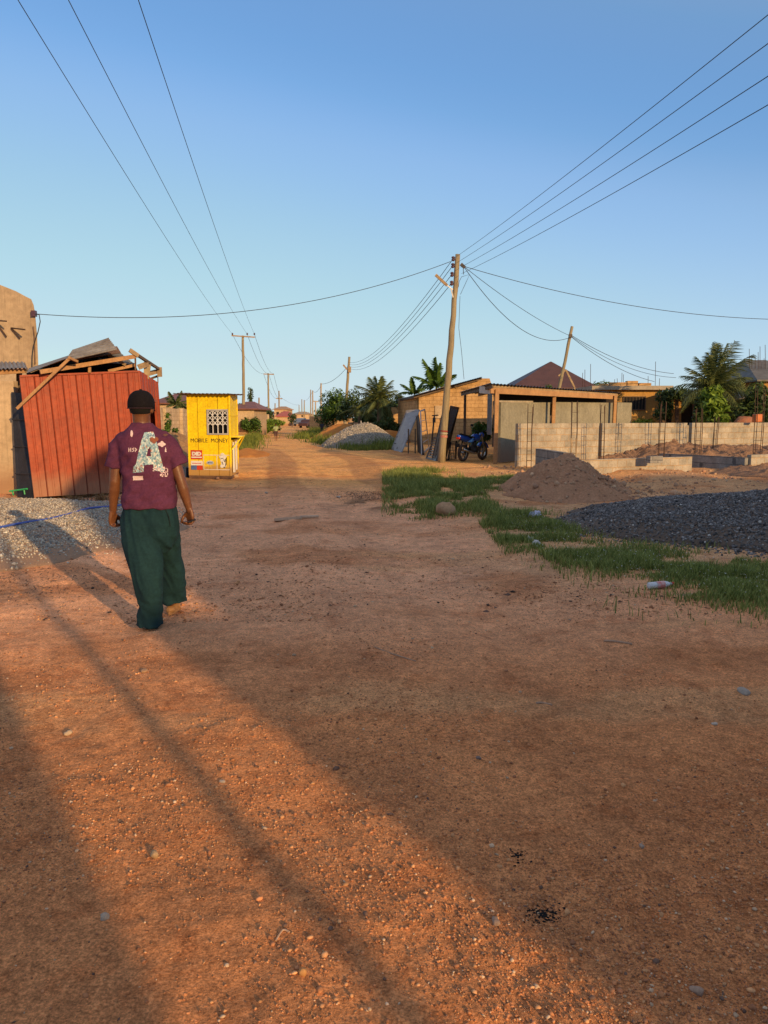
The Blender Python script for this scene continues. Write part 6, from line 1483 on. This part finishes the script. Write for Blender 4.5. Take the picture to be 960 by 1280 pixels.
# phone held in the right hand
hp = W(239.5, 650.5, .015); w = MB(); M = Matrix.Rotation(R(-35), 3, 'Z') @ Matrix.Rotation(R(74), 3, 'Y')
w.box(hp, (.014, .072, .062), M=Matrix.Rotation(R(20), 3, 'Z') @ Matrix.Rotation(R(70), 3, 'Y')); ph = w.build('phone', mat('phone_black', (.01,.01,.012), None, 5, rough=.2, bump=0, spec=.6), loc=hp, bevel=.004); tag(ph, 'dark phone held in the right hand of the walking person', 'phone')

# two distant figures
def small_person(px, Y_, h, label, shirt_c, low_c, rz=0, stride=.14, pose=0):
    root = thing('person', label, 'person', XY(px, Y_)); b0 = XY(px, Y_); k = h/1.75; M = Matrix.Rotation(rz, 3, 'Z')
    def T(x, y, z): return b0+M @ Vector((x*k, y*k, z*k))
    b = MB(); b.ell(T(0, 0, 1.62), (.08*k, .09*k, .115*k)); chain(b, [T(0,0,1.5), T(0,0,1.4)], [.05*k, .055*k], 8)
    b.ell(T(0,0,1.2), (.16*k,.10*k,.24*k)); b.ell(T(0,0,.95), (.14*k,.10*k,.14*k))
    for s_ in (-1, 1):
        chain(b, [T(s_*.18,0,1.38), T(s_*.24, .05*s_, 1.1), T(s_*.22, .15*s_+.05, .88)], [.045*k, .038*k, .028*k], 8); b.ell(T(s_*.22, .16*s_+.06, .80), (.03*k,.035*k,.06*k))
        chain(b, [T(s_*.09, 0, .9), T(s_*.10, stride*s_*.6, .48), T(s_*.11, stride*s_, .06)], [.075*k, .052*k, .036*k], 8); b.ell(T(s_*.11, stride*s_+.06, .035), (.04*k,.11*k,.035*k))
    link_mesh('body', remeshed(b, .02*k, 2), SKIN, root)
    b = MB(); b.ell(T(0,0,1.2), (.19*k,.125*k,.26*k)); b.ell(T(0,0,1.02), (.175*k,.125*k,.12*k))
    for s_ in (-1, 1): chain(b, [T(s_*.16,0,1.38), T(s_*.225,.03*s_,1.2)], [.065*k,.06*k], 8)
    link_mesh('shirt', remeshed(b, .02*k, 2), mat('shirt_'+str(px), shirt_c, None, 4), root)
    b = MB(); b.ell(T(0,0,.92), (.165*k,.125*k,.12*k))
    for s_ in (-1, 1): chain(b, [T(s_*.09,0,.88), T(s_*.10, stride*s_*.5, .52)], [.095*k,.075*k], 8)
    link_mesh('shorts', remeshed(b, .02*k, 2), mat('shorts_'+str(px), low_c, None, 4), root)
    b = MB(); b.ell(T(0,-.01,1.655), (.085*k,.095*k,.09*k)); b.build('hair', HAIR, root, smooth=True)
small_person(345, 53.5, 1.22, 'small distant person in pale green top and dark shorts walking on the far road', (.35,.42,.20), (.10,.05,.05), .3, .18)
small_person(402.5, 70, 1.25, 'distant person in dark clothes standing by the orange sand heap', (.05,.05,.07), (.04,.04,.05), .5, .05)

# ================================================================== behind the photographer: unseen casters shaped to the long evening shadows
EL = 12.5; tE = math.tan(R(EL))
def VX(v, Y_): return (v-.545*Y_)/.839
Yb = -10.0
xl = VX(2.30, Yb); Hm = (20.3-Yb)/.839*tE
root = thing('shadow_house', 'unseen house behind the camera, roofline shaped to cast the broad road shadow', 'house', (xl+14, Yb, 0))
w = MB(); w.hexa([Vector(q) for q in ((xl+6.2,Yb-9,0),(xl+30,Yb-9,0),(xl+30,Yb,0),(xl,Yb,0),(xl+6.2,Yb-9,Hm-2.7),(xl+30,Yb-9,Hm-2.7),(xl+30,Yb,Hm-2.7),(xl,Yb,Hm-2.7))]); w.build('wall', PLAST, root)
w = MB(); w.prism([(xl-.02, Hm-2.7), (xl+.75, Hm-1.2), (xl+1.7, Hm-.2), (xl+3, Hm), (xl+30, Hm), (xl+30.4, Hm-2.7)], lambda u, v, t_: Vector((u-(t_-Yb)*.66*(u < xl+3.5), t_, v)), Yb-9.2, Yb+.0); w.build('roof', ROOFB, root)  # unseen house, roofline shaped to cast the broad road shadow
for i in range(6):
    for z in (1.5, 4.2):
        w = MB(); w.box((xl+2.5+i*4.6, Yb+.02, z), (1.3, .08, 1.2)); wo = w.build('window', WOODD, root)
        w = MB(); w.box((xl+2.5+i*4.6, Yb+.07, z), (1.1, .02, 1.0)); w.build('pane', DARK, wo)
xa = VX(1.58, Yb); Ha = (6.05+( -Yb+1.09)/.839)*tE  # unseen annexe added to cast the shorter step of the shadow
root = thing('shadow_annexe', 'unseen low annexe added behind the camera to cast the shorter road shadow', 'annexe', (xa+.8, Yb, 0))
w = MB(); w.hexa([Vector(q) for q in ((xa+2.7,Yb-4,0),(xl+2.68,Yb-4,0),(xl+.05,Yb+.02,0),(xa,Yb+.02,0),(xa+2.7,Yb-4,Ha-.1),(xl+2.68,Yb-4,Ha-.1),(xl+.05,Yb+.02,Ha-.1),(xa,Yb+.02,Ha-.1))]); w.build('wall', PLAST, root)
w = MB(); w.hexa([Vector(q) for q in ((xa+2.7,Yb-4,Ha-.1),(xl+2.68,Yb-4,Ha-.1),(xl+.05,Yb+.02,Ha-.1),(xa,Yb+.02,Ha-.1),(xa+2.7,Yb-4,Ha),(xl+2.68,Yb-4,Ha),(xl+.05,Yb+.02,Ha),(xa,Yb+.02,Ha))]); w.build('roof', CONC, root)
Yg = -7.0
x0, x1 = VX(-.7, Yg), VX(.40, Yg)  # unseen pillar added, its shadow stands for the person at the camera
root = thing('shadow_pillar', 'unseen pillar added to cast the shadow of the person at the camera', 'pillar', ((x0+x1)/2, Yg, 0))
w = MB(); w.box(((x0+x1)/2, Yg, 2.1), (x1-x0, .5, 4.2)); w.build('shaft', PLAST, root); w = MB(); w.box(((x0+x1)/2, Yg, 4.26), (x1-x0+.02, .6, .12)); w.build('capstone', CONC, root)
xp = VX(1.10, -6.5); hpole('wooden pole behind the camera', (xp, -6.5, 0), (xp, -6.5, 8.5), .055, .05, group=None)

# ================================================================== camera, sky, sun
cam = bpy.data.cameras.new('camera'); co = bpy.data.objects.new('camera', cam); COL.objects.link(co); scene.camera = co
co.location = (0, 0, CAM_H); co.rotation_euler = (R(90)-TH, 0, 0); cam.sensor_fit = 'VERTICAL'; cam.sensor_height = 24.0; cam.lens = 24.0*FPX/1280.0
cam.clip_start = .05; cam.clip_end = 6000
sd = Vector((.545*math.cos(R(EL)), -.839*math.cos(R(EL)), math.sin(R(EL))))
sl = bpy.data.lights.new('sun', 'SUN'); so = bpy.data.objects.new('sun', sl); COL.objects.link(so); so.location = sd*50
so.rotation_euler = sd.to_track_quat('Z', 'Y').to_euler(); sl.energy = 5.0; sl.angle = R(.55); sl.color = (1.0, .64, .29)
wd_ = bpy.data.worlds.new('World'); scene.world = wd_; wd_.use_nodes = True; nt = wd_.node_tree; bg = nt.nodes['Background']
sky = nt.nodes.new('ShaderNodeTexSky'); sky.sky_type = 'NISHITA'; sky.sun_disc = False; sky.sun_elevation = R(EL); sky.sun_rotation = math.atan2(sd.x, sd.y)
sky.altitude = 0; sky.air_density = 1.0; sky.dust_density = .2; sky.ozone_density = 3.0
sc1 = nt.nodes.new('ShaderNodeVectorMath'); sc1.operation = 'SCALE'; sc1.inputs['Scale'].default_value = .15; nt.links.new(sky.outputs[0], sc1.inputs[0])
cv = nt.nodes.new('ShaderNodeRGBCurve'); cv.mapping.use_clip = False; cv.mapping.extend = 'EXTRAPOLATED'; nt.links.new(sc1.outputs[0], cv.inputs[1])  # curves lift the unseen overhead sky, adding warm fill to shaded ground
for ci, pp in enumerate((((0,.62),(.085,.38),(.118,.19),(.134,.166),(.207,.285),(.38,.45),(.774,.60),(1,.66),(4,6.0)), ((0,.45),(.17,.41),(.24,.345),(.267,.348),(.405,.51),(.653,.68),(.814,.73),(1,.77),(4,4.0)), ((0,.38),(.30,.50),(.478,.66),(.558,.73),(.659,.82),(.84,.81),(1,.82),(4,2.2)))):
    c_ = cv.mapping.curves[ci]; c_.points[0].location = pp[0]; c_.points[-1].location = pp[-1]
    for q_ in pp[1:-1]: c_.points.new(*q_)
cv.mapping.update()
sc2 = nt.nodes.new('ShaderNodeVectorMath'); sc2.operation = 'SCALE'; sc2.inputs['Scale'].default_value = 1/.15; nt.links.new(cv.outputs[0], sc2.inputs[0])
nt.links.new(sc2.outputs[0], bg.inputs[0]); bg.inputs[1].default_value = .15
scene.view_settings.view_transform = 'Standard'; scene.view_settings.look = 'None'; scene.view_settings.exposure = 0; scene.view_settings.gamma = 1
scene.cycles.max_bounces = 6; scene.cycles.use_denoising = True
